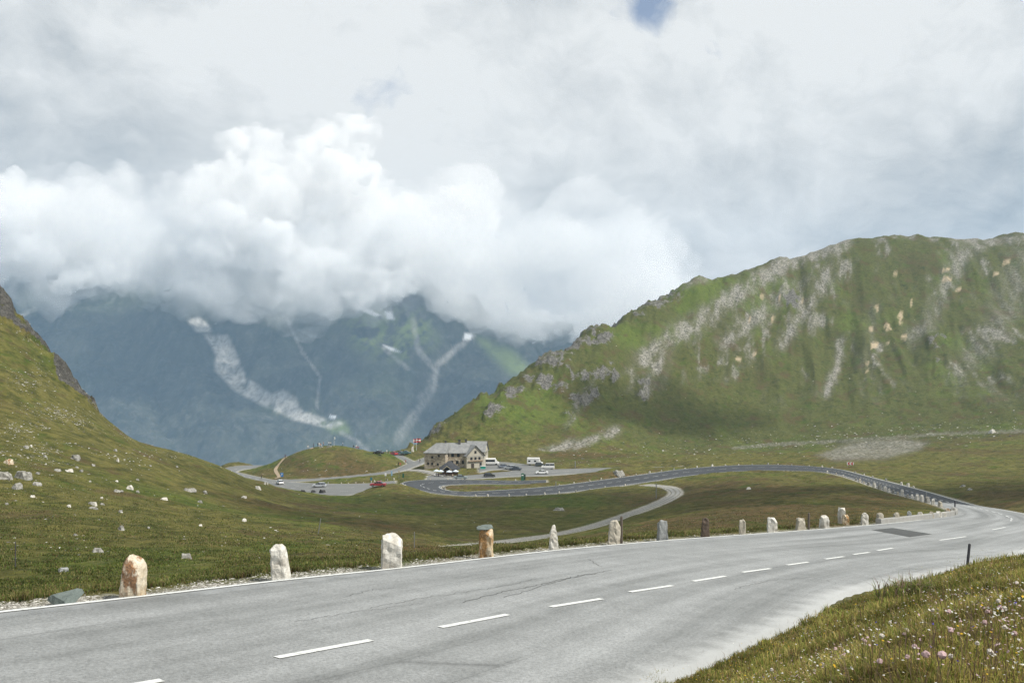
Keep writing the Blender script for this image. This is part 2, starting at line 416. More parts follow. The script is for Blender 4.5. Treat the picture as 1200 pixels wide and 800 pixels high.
cu = np.linspace(U0, U1, 221); cl = np.linspace(L0, L1, 361)
CU, CLg = np.meshgrid(cu, cl)
CV = rbf_eval(q_, w_, CU, CLg)
uu = np.linspace(U0, U1, NU); ll = np.linspace(L0, L1, NL)
V = smooth_up(CV, (uu - U0) / (U1 - U0) * 220, (ll - L0) / (L1 - L0) * 360)
UU, LL = np.meshgrid(uu, ll); DD = np.exp(LL); V = V + base_v(DD)
X = (UU - 600) / F * DD; Y = DD; Z = -(V - 430) / F * DD

# distance to and height of the roads
allS = np.vstack([rb.samples(n) for rb, n in RIBS]); rid = np.concatenate([np.full(len(rb.samples(n)), i) for i, (rb, n) in enumerate(RIBS)])
lo = allS.min(0) - 15; hi = allS.max(0) + 15
kd = KDTree(len(allS))
for i, p in enumerate(allS): kd.insert((p[0], p[1], 0), i)
kd.balance()
# coarse pre-test on a 2 m raster
cell = 2.5
nx = int((hi[0] - lo[0]) / cell) + 3; ny = int((hi[1] - lo[1]) / cell) + 3
ras = np.zeros((nx, ny), bool)
ix = ((allS[:, 0] - lo[0]) / cell).astype(int); iy = ((allS[:, 1] - lo[1]) / cell).astype(int)
ras[ix, iy] = True
for _ in range(4):
    r2 = ras.copy(); r2[1:] |= ras[:-1]; r2[:-1] |= ras[1:]; r2[:, 1:] |= ras[:, :-1]; r2[:, :-1] |= ras[:, 1:]; ras = r2
jx = ((X - lo[0]) / cell).astype(int); jy = ((Y - lo[1]) / cell).astype(int)
okm = (jx >= 0) & (jx < nx) & (jy >= 0) & (jy < ny)
cand = np.zeros(X.shape, bool); cand[okm] = ras[jx[okm], jy[okm]]
RD = np.full(X.shape, 99.0); RZ = np.zeros(X.shape); RI = np.full(X.shape, -1)
ci = np.argwhere(cand)
for (a, b) in ci:
    res = kd.find_n((X[a, b], Y[a, b], 0), 3)
    ws = 0; zs = 0
    for co, i, dist in res:
        w = 1 / (dist * dist + 0.01); ws += w; zs += w * allS[i, 2]
    RD[a, b] = res[0][2]; RZ[a, b] = zs / ws; RI[a, b] = rid[res[0][1]]
# natural roughness
rough = sstep(0.7, 6.0, RD)
right_mt = sstep(395, 450, Y) * sstep(-75, -40, X)
lefthill = sstep(-10, -45, X) * sstep(60, 110, Y) * sstep(260, 200, Y)
amp = 0.02 + 0.0024 * DD
nz = fbm(X / 9.0, Y / 9.0, 3, 5, .55) * np.clip(amp, 0, 0.9) * 1.2 + fbm(X / 1.6, Y / 1.6, 9, 4, .6) * 0.17 * sstep(260, 90, DD) * sstep(2, 9, DD)
nz += fbm(X / 45.0, Y / 45.0, 23, 3) * 1.2 * sstep(80, 260, DD) * (1 - 0.7 * (RD < 12))
Zb = Z + nz * rough
# image-plane coordinates of every vertex (where it is, for drawing the real features of each slope)
VB = 430 - F * Zb / Y
# --- rocky ribs and crags
crag = np.zeros(X.shape)
for poly, s in (([(470, 530), (500, 503), (560, 462), (600, 438), (622, 420), (640, 440), (600, 480), (560, 505), (520, 522)], 10),
                ([(618, 425), (660, 400), (700, 380), (790, 336), (815, 330), (800, 350), (720, 395), (690, 440), (655, 470), (625, 460)], 9),
                ([(655, 480), (690, 430), (720, 425), (735, 460), (700, 470), (665, 510)], 7),
                ([(745, 445), (765, 440), (760, 475), (745, 470)], 5),
                ([(1086, 400), (1110, 395), (1112, 430), (1096, 445), (1088, 430)], 5),
                ([(905, 345), (935, 330), (950, 325), (935, 365), (915, 375)], 6)):
    crag = np.maximum(crag, soft_poly(UU, VB, poly, s) * (Y > 390))
crag *= sstep(-0.22, 0.12, .75 * fbm(X / 9, Y / 12 + Z / 8, 77, 5, .65) + .35 * fbm(X / 40, Y / 40, 78, 2) + .04)
crag = np.maximum(crag, soft_poly(UU, VB, [(-20, 330), (12, 335), (17, 372), (55, 396), (78, 408), (84, 440), (108, 458), (114, 482), (100, 474), (66, 446), (60, 424), (40, 402), (12, 384), (-20, 372)], 3) * (Y < 230) * (Y > 120) * sstep(-.3, .0, fbm(X / 5, Y / 7 + Z / 4, 79, 4)))
rr = ridged(X / 11, Zb / 6 + Y / 16, 31, 5, .65)
Zb = Zb + crag * ((rr + .35) * np.where(Y > 300, 2.7, 2.0) + np.abs(fbm(X / 4, Y / 4 + Zb / 3, 41, 3)) * np.where(Y > 300, 3.0, 1.6))
# gullies running down the right mountain
g1 = ridged((X - 0.35 * Y) / 55.0 + 0.4 * fbm(X / 60, Y / 60, 5, 3), Y / 300.0, 61, 4, .55)
Zb = Zb + right_mt * g1 * 5.0 * sstep(-30, 10, Zb) + right_mt * fbm(X / 14, Y / 14, 12, 5, .6) * 1.4 - right_mt * np.abs(fbm((X * .92 - .25 * Y) / 24, Y / 160 + 3, 191, 4, .55)) * 9.0 * sstep(-38, 5, Zb) * sstep(110, 60, Zb)
# flatten to the roads
wr = sstep(3.2, 0.55, RD) * (RD < 90)
shoulder = np.where(RI == 8, 0.05, 0.13)
Zf = Zb * (1 - wr) + (RZ - shoulder) * wr
Z = Zf
VF = 430 - F * Z / Y
# visible from the viewpoint?
run = np.minimum.accumulate(np.where(np.isfinite(VF), VF, 1e9), axis=0)
VIS = VF <= run + 0.3

class Ground:
    def z(self, x, y):
        u = 600 + F * x / y; l = math.log(max(y, 1.3))
        a = (l - L0) / (L1 - L0) * (NL - 1); b = (u - U0) / (U1 - U0) * (NU - 1)
        i = int(min(max(a, 0), NL - 2)); j = int(min(max(b, 0), NU - 2)); a -= i; b -= j
        return float((Z[i, j] * (1 - b) + Z[i, j + 1] * b) * (1 - a) + (Z[i + 1, j] * (1 - b) + Z[i + 1, j + 1] * b) * a)
    def hit(self, u, v, dmin=2.0, dmax=1400):
        """first ground point seen at photo pixel (u, v)"""
        j = int(round((u - U0) / (U1 - U0) * (NU - 1)))
        c = VF[:, j]; d = DD[:, j]
        m = np.argwhere((c[1:] <= v) & (c[:-1] > v) & (d[1:] > dmin) & (d[1:] < dmax))
        if len(m) == 0:
            m2 = np.argwhere((d > dmin) & (d < dmax)); k = m2[np.argmin(np.abs(c[m2]))][0]; dd = d[k]
        else:
            k = m[0][0]; t = (c[k] - v) / (c[k] - c[k + 1] + 1e-9); dd = d[k] + t * (d[k + 1] - d[k])
        x = (u - 600) / F * dd
        return np.array([x, dd, self.z(x, dd)])
G = Ground()

# ------------------------------------------------------------------ colours of the ground, stored where they are
def blobs(lst):
    m = np.zeros(X.shape)
    for (u, v, ru, rv, a) in lst:
        m = np.maximum(m, a * np.exp(-(((UU - u) / ru) ** 2 + ((VF - v) / rv) ** 2)))
    return m
far = Y > 300
scree = np.zeros(X.shape)
def scline(pts, w, a=1.0, seed=0):
    global scree
    d = seg_dist(UU, VF, pts) / (w * 1.25)
    scree = np.maximum(scree, a * sstep(1.5, 0.0, d + 0.7 * fbm((X * .92 - .25 * Y) / 5, Y / 14 + Z / 16, 90 + seed, 5, .65)) * (Y > 400))
scline([(985, 285), (930, 303), (880, 335), (830, 370), (790, 395), (752, 420)], 12, 1.0, 1)
scline([(905, 350), (880, 380), (850, 400)], 11, .8, 9)
scline([(970, 315), (958, 345), (935, 375), (915, 405)], 8, .9, 2)
scline([(945, 330), (920, 340), (900, 375)], 7, .7, 3)
scline([(985, 400), (982, 425), (968, 462)], 6, .9, 4)
scline([(720, 505), (690, 515), (650, 527), (635, 530)], 6, .9, 5)
scline([(755, 460), (765, 440), (775, 420)], 7, .9, 6)
scline([(1150, 285), (1125, 300), (1110, 330), (1085, 380), (1068, 395)], 11, .75, 7)
scline([(1200, 300), (1185, 350), (1160, 400), (1130, 430)], 20, .6, 8)
scline([(1120, 280), (1160, 284), (1200, 279)], 6, .9, 10)
scline([(830, 322), (880, 312), (800, 333)], 5, .7, 11)
scline([(700, 440), (680, 470), (665, 500)], 5, .5, 12)
scline([(1010, 430), (1020, 400), (1025, 360)], 8, .4, 13)
scline([(770, 450), (790, 400), (850, 350)], 8, .5, 14)
fl_ = (X * .92 - .25 * Y) 
patch = fbm(fl_ / 16, Z / 40 + Y / 60, 171, 5, .6); patch2 = fbm(fl_ / 3.2, Z / 22 + Y / 30, 181, 5, .65)
scree = np.maximum(scree, right_mt * sstep(.12, .5, patch + .35 * patch2) * .75 * sstep(495, 430, VF) * sstep(600, 760, UU) * sstep(.1, .5, VF * 0 + 1 - soft_poly(UU, VF, [(640, 420), (790, 338), (960, 288), (900, 310), (760, 405), (640, 520), (560, 500)], 12)))
scree = np.clip(scree * (.62 + .6 * sstep(-.4, .2, patch2)), 0, 1)
scree = np.maximum(scree, right_mt * .85 * sstep(.05, .45, patch2) * soft_poly(UU, VF, [(790, 400), (900, 330), (960, 300), (980, 330), (900, 420), (800, 450)], 20))
scree = np.maximum(scree, soft_poly(UU, VF, [(955, 533), (990, 520), (1020, 514), (1060, 513), (1090, 518), (1080, 527), (1040, 538), (980, 541)], 5) * 0.85 * (Y > 250))
scree = np.maximum(scree, (seg_dist(UU, VF, [(860, 525), (900, 521), (960, 518), (1030, 514), (1100, 508), (1200, 505)]) < 2.2) * .62 * (Y > 280))
# tan bare earth patches
bare = blobs([(1055, 370, 4, 10, 1), (1110, 327, 8, 4, 1), (1040, 383, 5, 5, 1), (1048, 322, 6, 3, 1), (1025, 405, 6, 4, .9), (1028, 360, 3, 7, .9), (1125, 340, 7, 3, .8),
              (1013, 430, 8, 8, .7), (865, 420, 6, 4, .7), (885, 415, 4, 5, .7), (905, 375, 3, 7, .6), (915, 345, 5, 5, .5), (1165, 320, 8, 6, .6), (1060, 395, 4, 3, .9), (878, 375, 3, 6, .8), (893, 345, 3, 8, .8), (1043, 402, 5, 4, .8), (1108, 316, 6, 3, .8), (1180, 307, 8, 3, .7), (1068, 355, 3, 5, .8), (940, 352, 3, 4, .7), (1020, 385, 3, 6, .7)]) * (Y > 400)
bare = np.clip(sstep(0.52, 0.66, bare + 0.5 * fbm(X / 3, Y / 4 + Z / 3, 55, 4)), 0, 1)
# darker heath and dry brown patches, lush green patches
heath = sstep(-0.15, 0.45, fbm(X / 30, Y / 42, 101, 5, .55) + 0.9 * blobs([(560, 590, 120, 12, .8), (680, 560, 90, 6, .9), (880, 590, 130, 18, 1), (1000, 590, 90, 14, .8), (1180, 578, 60, 10, .9),
             (700, 533, 130, 4, .7), (345, 535, 25, 12, .6), (450, 620, 60, 12, .6), (620, 600, 120, 14, .55), (720, 557, 60, 5, 1.0), (560, 571, 60, 3, 1.0), (900, 600, 160, 22, .8), (230, 600, 60, 12, .35), (1030, 520, 120, 14, .3), (480, 640, 50, 8, .6)]) - 0.25)
lush = sstep(0.0, 0.55, fbm(X / 24, Y / 34, 131, 5, .55) + 0.9 * blobs([(150, 660, 160, 18, .8), (430, 600, 90, 10, .5), (680, 590, 90, 16, .5), (60, 600, 60, 20, .4), (380, 545, 60, 12, .9), (850, 345, 90, 22, .9),
             (760, 390, 60, 25, .8), (600, 480, 60, 40, .8), (330, 640, 60, 10, .7), (650, 540, 50, 8, .4)]) - 0.15)
stony = blobs([(100, 480, 60, 22, .9), (30, 500, 40, 8, 1), (40, 440, 25, 16, .8), (160, 510, 50, 10, .8), (220, 530, 50, 8, .8), (70, 530, 90, 18, .6), (40, 400, 25, 15, .6), (990, 525, 60, 10, .5)])
bank_side = ((0.83 * X - 0.56 * Y) > -8.5) & (Y < 52)
bank_real = ((0.83 * X - 0.56 * Y) > -5.9 + .18 * fbm(X / .8, Y / .8, 66, 3)) & (Y < 50)
verge = np.where(bank_side, sstep(0.6, 0.2, RD) * .5, sstep(2.0, 0.3, RD)) * (RI < 9) * (RI >= 0)
attr = np.stack([np.clip(crag, 0, 1), scree, heath, lush], -1)
attr2 = np.stack([bare, np.clip(stony, 0, 1), verge, right_mt], -1)

# ------------------------------------------------------------------ ground material
def mat_ground():
    t = NT('alpine_turf'); p = t.pos()
    a = t.n('SeparateColor', i_0=t.attr('mask')); aA = t.attr('mask', 'Alpha')
    b = t.n('SeparateColor', i_0=t.attr('mask2')); bA = t.attr('mask2', 'Alpha')
    big = t.noise(p, 0.06, 6, .6); mid = t.noise(p, 0.5, 6, .65); fine = t.noise(p, 5.0, 6, .7); vf = t.noise(p, 26.0, 4, .7)
    olive = t.mix(t.ramp(mid, [(0.38, 0), (0.60, 1)]), (0.070, 0.068, 0.017), (0.165, 0.142, 0.044))
    green = t.mix(t.ramp(mid, [(0.38, 0), (0.62, 1)]), (0.046, 0.074, 0.011), (0.118, 0.142, 0.026))
    brown = t.mix(t.ramp(mid, [(0.36, 0), (0.64, 1)]), (0.042, 0.027, 0.014), (0.135, 0.080, 0.040))
    fl = t.math('ADD', t.math('MULTIPLY', aA, 0.8), t.math('MULTIPLY', t.ramp(fine, [(0.4, 0), (0.62, 1)]), 0.35))
    c = t.mix(t.math('MINIMUM', fl, 1.0), olive, green)
    hb = t.math('MULTIPLY', a.outputs[2], t.ramp(t.math('ADD', t.math('MULTIPLY', fine, .5), t.math('MULTIPLY', mid, .5)), [(0.38, 0.25), (0.6, 1)]))
    c = t.mix(t.math('MULTIPLY', hb, 0.95), c, brown)
    # right mountain is greyer, duller green
    c = t.mix(t.math('MULTIPLY', bA, 0.55), c, t.mix(aA, (0.052, 0.072, 0.024), (0.102, 0.140, 0.030)))
    # coarse mottling of turf, visible from afar
    cm = t.noise(t.mapping(p, (1, .8, 1)), 0.22, 9, .78); cm2 = t.noise(p, 1.1, 7, .75)
    c = t.mix(t.ramp(cm, [(.36, .75), (.48, 0)]), c, (0.026, 0.036, 0.010))
    c = t.mix(t.ramp(cm2, [(.54, 0), (.68, .65)]), c, (0.19, 0.165, 0.075))
    c = t.mix(t.ramp(t.noise(p, 0.09, 8, .7), [(.54, 0), (.62, .65)]), c, (0.098, 0.066, 0.034))
    c = t.mix(t.ramp(t.noise(t.mapping(p, loc=(31, 7, 3)), 0.13, 8, .72), [(.55, 0), (.63, .6)]), c, (0.060, 0.098, 0.014))
    # dark tussocks and pale grass tips
    c = t.mix(t.ramp(t.math('ADD', t.math('MULTIPLY', fine, .6), t.math('MULTIPLY', vf, .4)), [(0.36, 0.7), (0.5, 0.0)]), c, (0.022, 0.028, 0.008))
    c = t.mix(t.ramp(vf, [(0.58, 0), (0.75, .45)]), c, (0.17, 0.16, 0.07))
    # stones showing through
    vor = t.n('TexVoronoi', i_Vector=p, i_Scale=0.9, feature='F1', i_Randomness=1.0)
    vs = t.n('SeparateColor', i_0=vor.outputs['Color'])
    thr = t.math('SUBTRACT', t.math('MULTIPLY', b.outputs[1], 0.30), t.math('MULTIPLY', vs.outputs[0], 0.32))
    st = t.math('GREATER_THAN', t.math('ADD', thr, t.math('MULTIPLY', t.math('SUBTRACT', mid, .5), .25)), vor.outputs['Distance'])
    c = t.mix(t.math('MULTIPLY', st, .9), c, t.mix(fine, (0.22, 0.21, 0.18), (0.55, 0.53, 0.48)))
    # rock
    rn = t.noise(t.mapping(p, (1, 1, 2.2)), 0.45, 8, .72); rn2 = t.noise(p, 2.2, 6, .7)
    rock = t.mix(t.ramp(rn, [(0.36, 0), (0.62, 1)]), (0.06, 0.058, 0.053), (0.27, 0.26, 0.235))
    rock = t.mix(t.ramp(rn2, [(0.42, 0.9), (0.54, 0)]), rock, (0.028, 0.028, 0.025))
    px_ = t.n('SeparateXYZ', i_0=p).outputs[0]; rock = t.mix(t.math('MULTIPLY', t.math('LESS_THAN', px_, -40.0), .6), rock, (0.045, 0.042, 0.036))
    slope = t.n('SeparateXYZ', i_0=t.n('NewGeometry').outputs['Normal']).outputs[2]
    rk = t.ramp(t.math('ADD', t.math('MULTIPLY', a.outputs[0], .55), t.math('ADD', t.math('MULTIPLY', rn, .8), t.math('MULTIPLY', t.math('SUBTRACT', 0.8, slope), .5))), [(0.80, 0), (0.88, 1)])
    c = t.mix(rk, c, rock)
    sn = t.noise(t.mapping(p, (1, .6, 1)), 0.9, 8, .75)
    sc_ = t.mix(t.ramp(sn, [(0.43, 0), (0.57, 1)]), (0.10, 0.094, 0.080), (0.40, 0.385, 0.345))
    brk = t.ramp(t.math('ADD', t.math('MULTIPLY', t.noise(p, .55, 8, .8), .6), t.math('MULTIPLY', a.outputs[1], .12)), [(.28, .25), (.42, 1)])
    sm = t.math('MULTIPLY', t.math('MULTIPLY', a.outputs[1], brk), t.ramp(t.math('ADD', t.math('MULTIPLY', t.noise(p, 0.35, 8, .75), .75), t.math('MULTIPLY', a.outputs[1], .25)), [(0.42, 0), (0.66, 1)]))
    c = t.mix(t.math('MULTIPLY', a.outputs[1], .62), c, t.mix(t.ramp(sn, [(.42, 0), (.58, 1)]), (0.085, 0.082, 0.058), (0.17, 0.16, 0.125)))
    c = t.mix(t.math('MULTIPLY', sm, .85), c, sc_)
    c = t.mix(t.math('MULTIPLY', b.outputs[0], t.ramp(mid, [(.35, .3), (.55, 1)])), c, (0.42, 0.34, 0.23))
    # gravel verge
    gv = t.math('MULTIPLY', b.outputs[2], t.ramp(t.math('ADD', t.math('MULTIPLY', fine, .6), t.math('MULTIPLY', b.outputs[2], .3)), [(0.42, 0), (0.58, 1)]))
    gr = t.mix(t.ramp(vf, [(.38, 0), (.6, 1)]), (0.20, 0.19, 0.165), (0.60, 0.58, 0.53))
    c = t.mix(t.math('MULTIPLY', gv, .9), c, gr)
    h = t.math('ADD', t.math('MULTIPLY', mid, 1.0), t.math('ADD', t.math('MULTIPLY', fine, .35), t.math('MULTIPLY', vf, .08)))
    return t.bsdf(c, 0.95, t.bump(h, 1.0, 0.55), spec=0.12)
M_ground = mat_ground()
gv_ = np.stack([X, Y, Z], -1).reshape(-1, 3)
gm = np_mesh('ground', gv_, grid_faces(NL, NU)[:, ::1], True, {'mask': attr.reshape(-1, 4), 'mask2': attr2.reshape(-1, 4)})
if gm.polygons[1000].normal.z < 0: gm.flip_normals()
ground = tag(link('ground', gm, M_ground), kind='structure')

# ------------------------------------------------------------------ road materials
def mat_asphalt(name, c0, c1, worn=0.0, patchy=0.5):
    t = NT(name); p = t.pos(); r = t.n('SeparateColor', i_0=t.attr('road'))
    ln = t.n('CombineXYZ', i_0=t.math('MULTIPLY', r.outputs[2], 20.0), i_1=t.math('MULTIPLY', r.outputs[1], 1000.0 * 0.035), i_2=0.0)
    streak = t.noise(ln, 0.9, 5, .55); fine = t.noise(p, 60, 3, .7); mid = t.noise(p, 1.2, 6, .6); big = t.noise(p, 0.12, 4, .5)
    f = t.math('ADD', t.math('MULTIPLY', streak, .6), t.math('ADD', t.math('MULTIPLY', mid, .2), t.math('MULTIPLY', big, .2)))
    c = t.mix(t.ramp(f, [(0.36, 0), (0.62, 1)]), c0, c1)
    grain = t.ramp(t.math('ADD', t.math('MULTIPLY', fine, .5), t.math('MULTIPLY', t.noise(p, 17, 3, .7), .5)), [(0.36, 0.62), (0.5, 1.0), (0.64, 1.36)])
    c = t.mix(1.0, c, grain, 'MULTIPLY')
    # dusty pale edges
    e = t.math('MULTIPLY', t.math('ABSOLUTE', t.math('SUBTRACT', r.outputs[0], 0.5)), 2.0)
    ed = t.ramp(t.math('ADD', e, t.math('MULTIPLY', t.math('SUBTRACT', mid, .5), .16)), [(0.88, 0), (0.99, 0.6)])
    c = t.mix(ed, c, tuple(min(1, x * 1.35 + .03) for x in c1))
    if worn:
        w = t.n('TexWave', i_Vector=ln, wave_type='BANDS'); 
        cr = t.n('TexVoronoi', i_Vector=t.mapping(ln, (0.55, 0.9, 1)), i_Scale=1.0, feature='DISTANCE_TO_EDGE')
        crd = t.mix(1.0, cr.outputs['Distance'], t.noise(p, 3.0, 4, .6), 'ADD')
        ck = t.math('MULTIPLY', t.ramp(cr.outputs['Distance'], [(0.0, 1), (0.006, 0)]), t.ramp(t.noise(p, 0.16, 3, .5), [(0.50, 0), (0.60, 1)]))
        c = t.mix(t.math('MULTIPLY', ck, .5), c, tuple(x * 0.35 for x in c0))
    return t.bsdf(c, 0.82, t.bump(fine, .35, 0.01), spec=0.25)
M_road = mat_asphalt('weathered_asphalt', (0.150, 0.156, 0.153), (0.305, 0.314, 0.312), worn=1)
M_dark = mat_asphalt('newer_asphalt', (0.040, 0.044, 0.048), (0.064, 0.069, 0.074))
M_lot = mat_asphalt('parking_asphalt', (0.13, 0.135, 0.13), (0.19, 0.192, 0.185))
def mat_gravel():
    t = NT('gravel_track'); p = t.pos(); n = t.noise(p, 1.0, 7, .7); f = t.noise(p, 8, 5, .7)
    r = t.n('SeparateColor', i_0=t.attr('road'))
    e = t.math('MULTIPLY', t.math('ABSOLUTE', t.math('SUBTRACT', r.outputs[0], 0.5)), 2.0)
    c = t.mix(t.ramp(f, [(.35, 0), (.65, 1)]), (0.19, 0.187, 0.172), (0.42, 0.41, 0.385))
    mid = t.ramp(t.math('ADD', e, t.math('MULTIPLY', t.math('SUBTRACT', n, .5), 1.2)), [(0.05, .55), (0.3, 0), (0.8, 0), (1.0, .8)])
    c = t.mix(mid, c, (0.085, 0.08, 0.04))
    return t.bsdf(c, 0.95, t.bump(f, .6, .05), spec=.15)
M_gravel = mat_gravel()

# split the main ribbon: weathered part and newer darker part
S_dark = float(rb_main.S[np.argmin(np.linalg.norm(rb_main.A - P(1085, 586.3, 135), axis=1))])
class Sub(Ribbon):
    def __init__(s, rb, s0, s1):
        i0 = int(np.searchsorted(rb.S, s0)); i1 = int(np.searchsorted(rb.S, s1)) + 1
        s.A = rb.A[i0:i1]; s.B = rb.B[i0:i1]; s.S = rb.S[i0:i1]
r1 = Sub(rb_main, 0, S_dark); r2 = Sub(rb_main, S_dark, rb_main.S[-1] + 1)
tag(r1.mesh('mountain_road', M_road, 13), kind='structure')
tag(r2.mesh('resurfaced_road', M_dark, 11), kind='structure')
hp = Ribbon(A2[1:], B2[1:], 1.2)
tag(hp.mesh('hairpin_road', M_dark, 9, 0.0), kind='structure')
tag(rb_inn.mesh('pass_road', M_lot, 9, 0.004), kind='structure')
tag(rb_park.mesh('plateau_road', M_lot, 9, 0.008), kind='structure')
tag(rb_lot.mesh('car_park', M_lot, 11, 0.012), kind='structure')
tag(rb_lane.mesh('lane', M_lot, 6, 0.016), kind='structure')
tag(rb_spur.mesh('viewpoint_lane', M_lot, 5, 0.024), kind='structure')
tag(rb_foot.mesh('footpath', M_gravel, 5, 0.02), kind='structure')
tag(rb_track.mesh('gravel_track', M_gravel, 9, -0.01), kind='structure')


CLOUD_LIGHT = [(330, 200, 170, .30), (700, 180, 220, .24), (60, 60, 180, -.12), (30, 220, 120, .20), (620, 330, 110, -.16), (1180, 180, 130, -.16), (190, 190, 90, -.16), (420, 40, 120, .08), (900, 60, 160, .08)]
CLOUD_HOLES = [(752, 16, 42, .92), (432, 118, 48, .60), (1215, 330, 45, .42), (690, 75, 26, .42), (840, 60, 30, .3)]
#@@OBJECTS@@
# ------------------------------------------------------------------ the far mountain wall across the valley
MU0, MU1, MNU = -420.0, 1000.0, 700
ML0, ML1, MNL = 2950.0, 5200.0, 420
mu = np.linspace(MU0, MU1, MNU); md = np.linspace(ML0, ML1, MNL)
MU, MD = np.meshgrid(mu, md); MX = (MU - 600) / F * MD
T = (MD - ML0) / (4500 - ML0)
top_v = np.interp(mu, [-400, 0, 300, 500, 640, 1000], [290, 300, 320, 330, 385, 420])[None]
foot = 566.0
MV = foot + (top_v - foot) * np.power(np.clip(T, 0, 3), 0.93)
MV = np.where(T > 1, top_v + (T - 1) * 150, MV)
MZ = -(MV - 430) / F * MD
def gully(path, wd_, dep):
    global MZ
    d = seg_dist(MU, T * 300, [(a, b * 300) for a, b in path]) / wd_
    MZ = MZ - dep * np.exp(-d * d)
gully([(590, 1.0), (545, .8), (512, .55), (495, .35), (470, .1)], 22, 110)
gully([(225, .9), (250, .68), (290, .45), (345, .28), (420, .12)], 26, 60)
gully([(335, .8), (372, .5), (380, .3)], 9, 30)
gully([(120, 1.0), (150, .6), (190, .3), (230, .05)], 20, 40)
gully([(440, 1.0), (450, .7), (470, .45)], 14, 40)
MZ += ridged(MX / 420 + .3 * fbm(MX / 300, MD / 300, 2, 3), MD / 700, 71, 6, .58) * 68 + fbm(MX / 60, MD / 90, 33, 5, .6) * 16
MVF = 430 - F * MZ / MD
def mpoly(p, s): return soft_poly(MU, MVF, p, s)
fn = fbm(MX / 40, MZ / 40, 15, 5, .6)
scr = mpoly([(239, 392), (267, 393), (276, 412), (288, 441), (318, 462), (331, 456), (347, 466), (352, 480), (375, 488), (402, 496), (388, 502), (346, 492), (308, 475), (275, 458), (251, 433), (253, 415)], 3)
scr = scr * sstep(-.5, .15, fn + .25 - .55 * mpoly([(276, 410), (300, 420), (330, 450), (310, 462), (285, 440)], 8))
scr = np.maximum(scr, mpoly([(219, 376), (233, 371), (246, 382), (249, 389), (230, 389)], 2))
def mline(pts, w_, a):
    return a * sstep(1.4, .3, seg_dist(MU, MVF, pts) / w_ + .5 * fn)
scr = np.maximum(scr, mline([(337, 374), (354, 412), (375, 441), (371, 478)], 2.0, .45))
scr = np.maximum(scr, mline([(554, 393), (533, 410), (512, 428), (508, 457)], 4, .6))
scr = np.maximum(scr, mline([(510, 440), (500, 465), (485, 486), (468, 515)], 7, .28))
scr = np.maximum(scr, mline([(484, 375), (490, 410), (508, 432)], 4, .4))
scr = np.maximum(scr, mline([(400, 507), (415, 515), (430, 528)], 3, .4))
scr = np.maximum(scr, mline([(450, 408), (478, 432)], 3, .45)); scr = np.maximum(scr, mline([(20, 372), (40, 362)], 3, .4))
snow = np.maximum.reduce([mpoly([(415, 358), (428, 360), (446, 369), (440, 371), (424, 364)], 1.5), mpoly([(450, 364), (459, 366), (462, 374), (454, 374)], 1.5), mpoly([(449, 404), (462, 408), (470, 413), (458, 411)], 1.5),
                          mpoly([(385, 486), (394, 487), (394, 490), (387, 490)], 1), mpoly([(545, 390), (554, 392), (551, 398), (543, 398)], 1.5), mpoly([(480, 335), (492, 338), (486, 345), (478, 342)], 1.5)])
sunlit_meadow = mpoly([(408, 375), (440, 362), (500, 368), (508, 400), (480, 425), (440, 418), (410, 400)], 16) * sstep(-.2, .3, fn)  # alpine meadow, its sunlit patches painted in as lighter green
sunlit_meadow = np.maximum(sunlit_meadow, mpoly([(560, 396), (600, 410), (625, 436), (600, 440), (570, 412)], 8)); sunlit_meadow = np.maximum(sunlit_meadow, mpoly([(372, 492), (404, 494), (412, 508), (390, 508)], 6) * .9)
sunlit_meadow = np.maximum(sunlit_meadow, mpoly([(340, 488), (300, 480), (310, 470), (330, 478)], 6) * .3); sunlit_meadow = np.maximum(sunlit_meadow, .12 * sstep(.0, .6, fbm(MX / 260, MZ / 160, 88, 3)))
mattr = np.stack([scr, snow, sunlit_meadow, np.ones(MX.shape)], -1)
def mat_far():
    t = NT('mountain_rock_and_sunlit_meadow'); p = t.pos(); s_ = t.n('SeparateColor', i_0=t.attr('mask'))
    st = t.mapping(p, (1, .4, .35)); n = t.noise(st, 0.014, 10, .74); n2 = t.noise(t.mapping(p, (1, .5, .6)), 0.05, 9, .75)
    c = t.mix(t.ramp(n, [(.38, 0), (.62, 1)]), (0.010, 0.015, 0.010), (0.052, 0.056, 0.042))
    c = t.mix(t.ramp(n2, [(.50, 0), (.68, .55)]), c, (0.13, 0.13, 0.12))
    c = t.mix(t.math('MULTIPLY', s_.outputs[2], .75), c, (0.15, 0.20, 0.05))  # light green carries the painted sunlight on the meadow
    c = t.mix(t.math('MULTIPLY', s_.outputs[0], t.ramp(n2, [(.3, .35), (.55, 1)])), c, t.mix(n2, (0.24, 0.235, 0.22), (0.58, 0.57, 0.54)))
    c = t.mix(s_.outputs[1], c, (0.8, 0.82, 0.84))
    return t.bsdf(c, .95, t.bump(t.math('ADD', n, t.math('MULTIPLY', n2, .4)), .8, 16), spec=.1)
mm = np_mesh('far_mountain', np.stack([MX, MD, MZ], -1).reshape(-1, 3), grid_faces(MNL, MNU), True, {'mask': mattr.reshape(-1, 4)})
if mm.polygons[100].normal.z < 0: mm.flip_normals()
tag(link('far_mountain', mm, mat_far()), kind='structure')

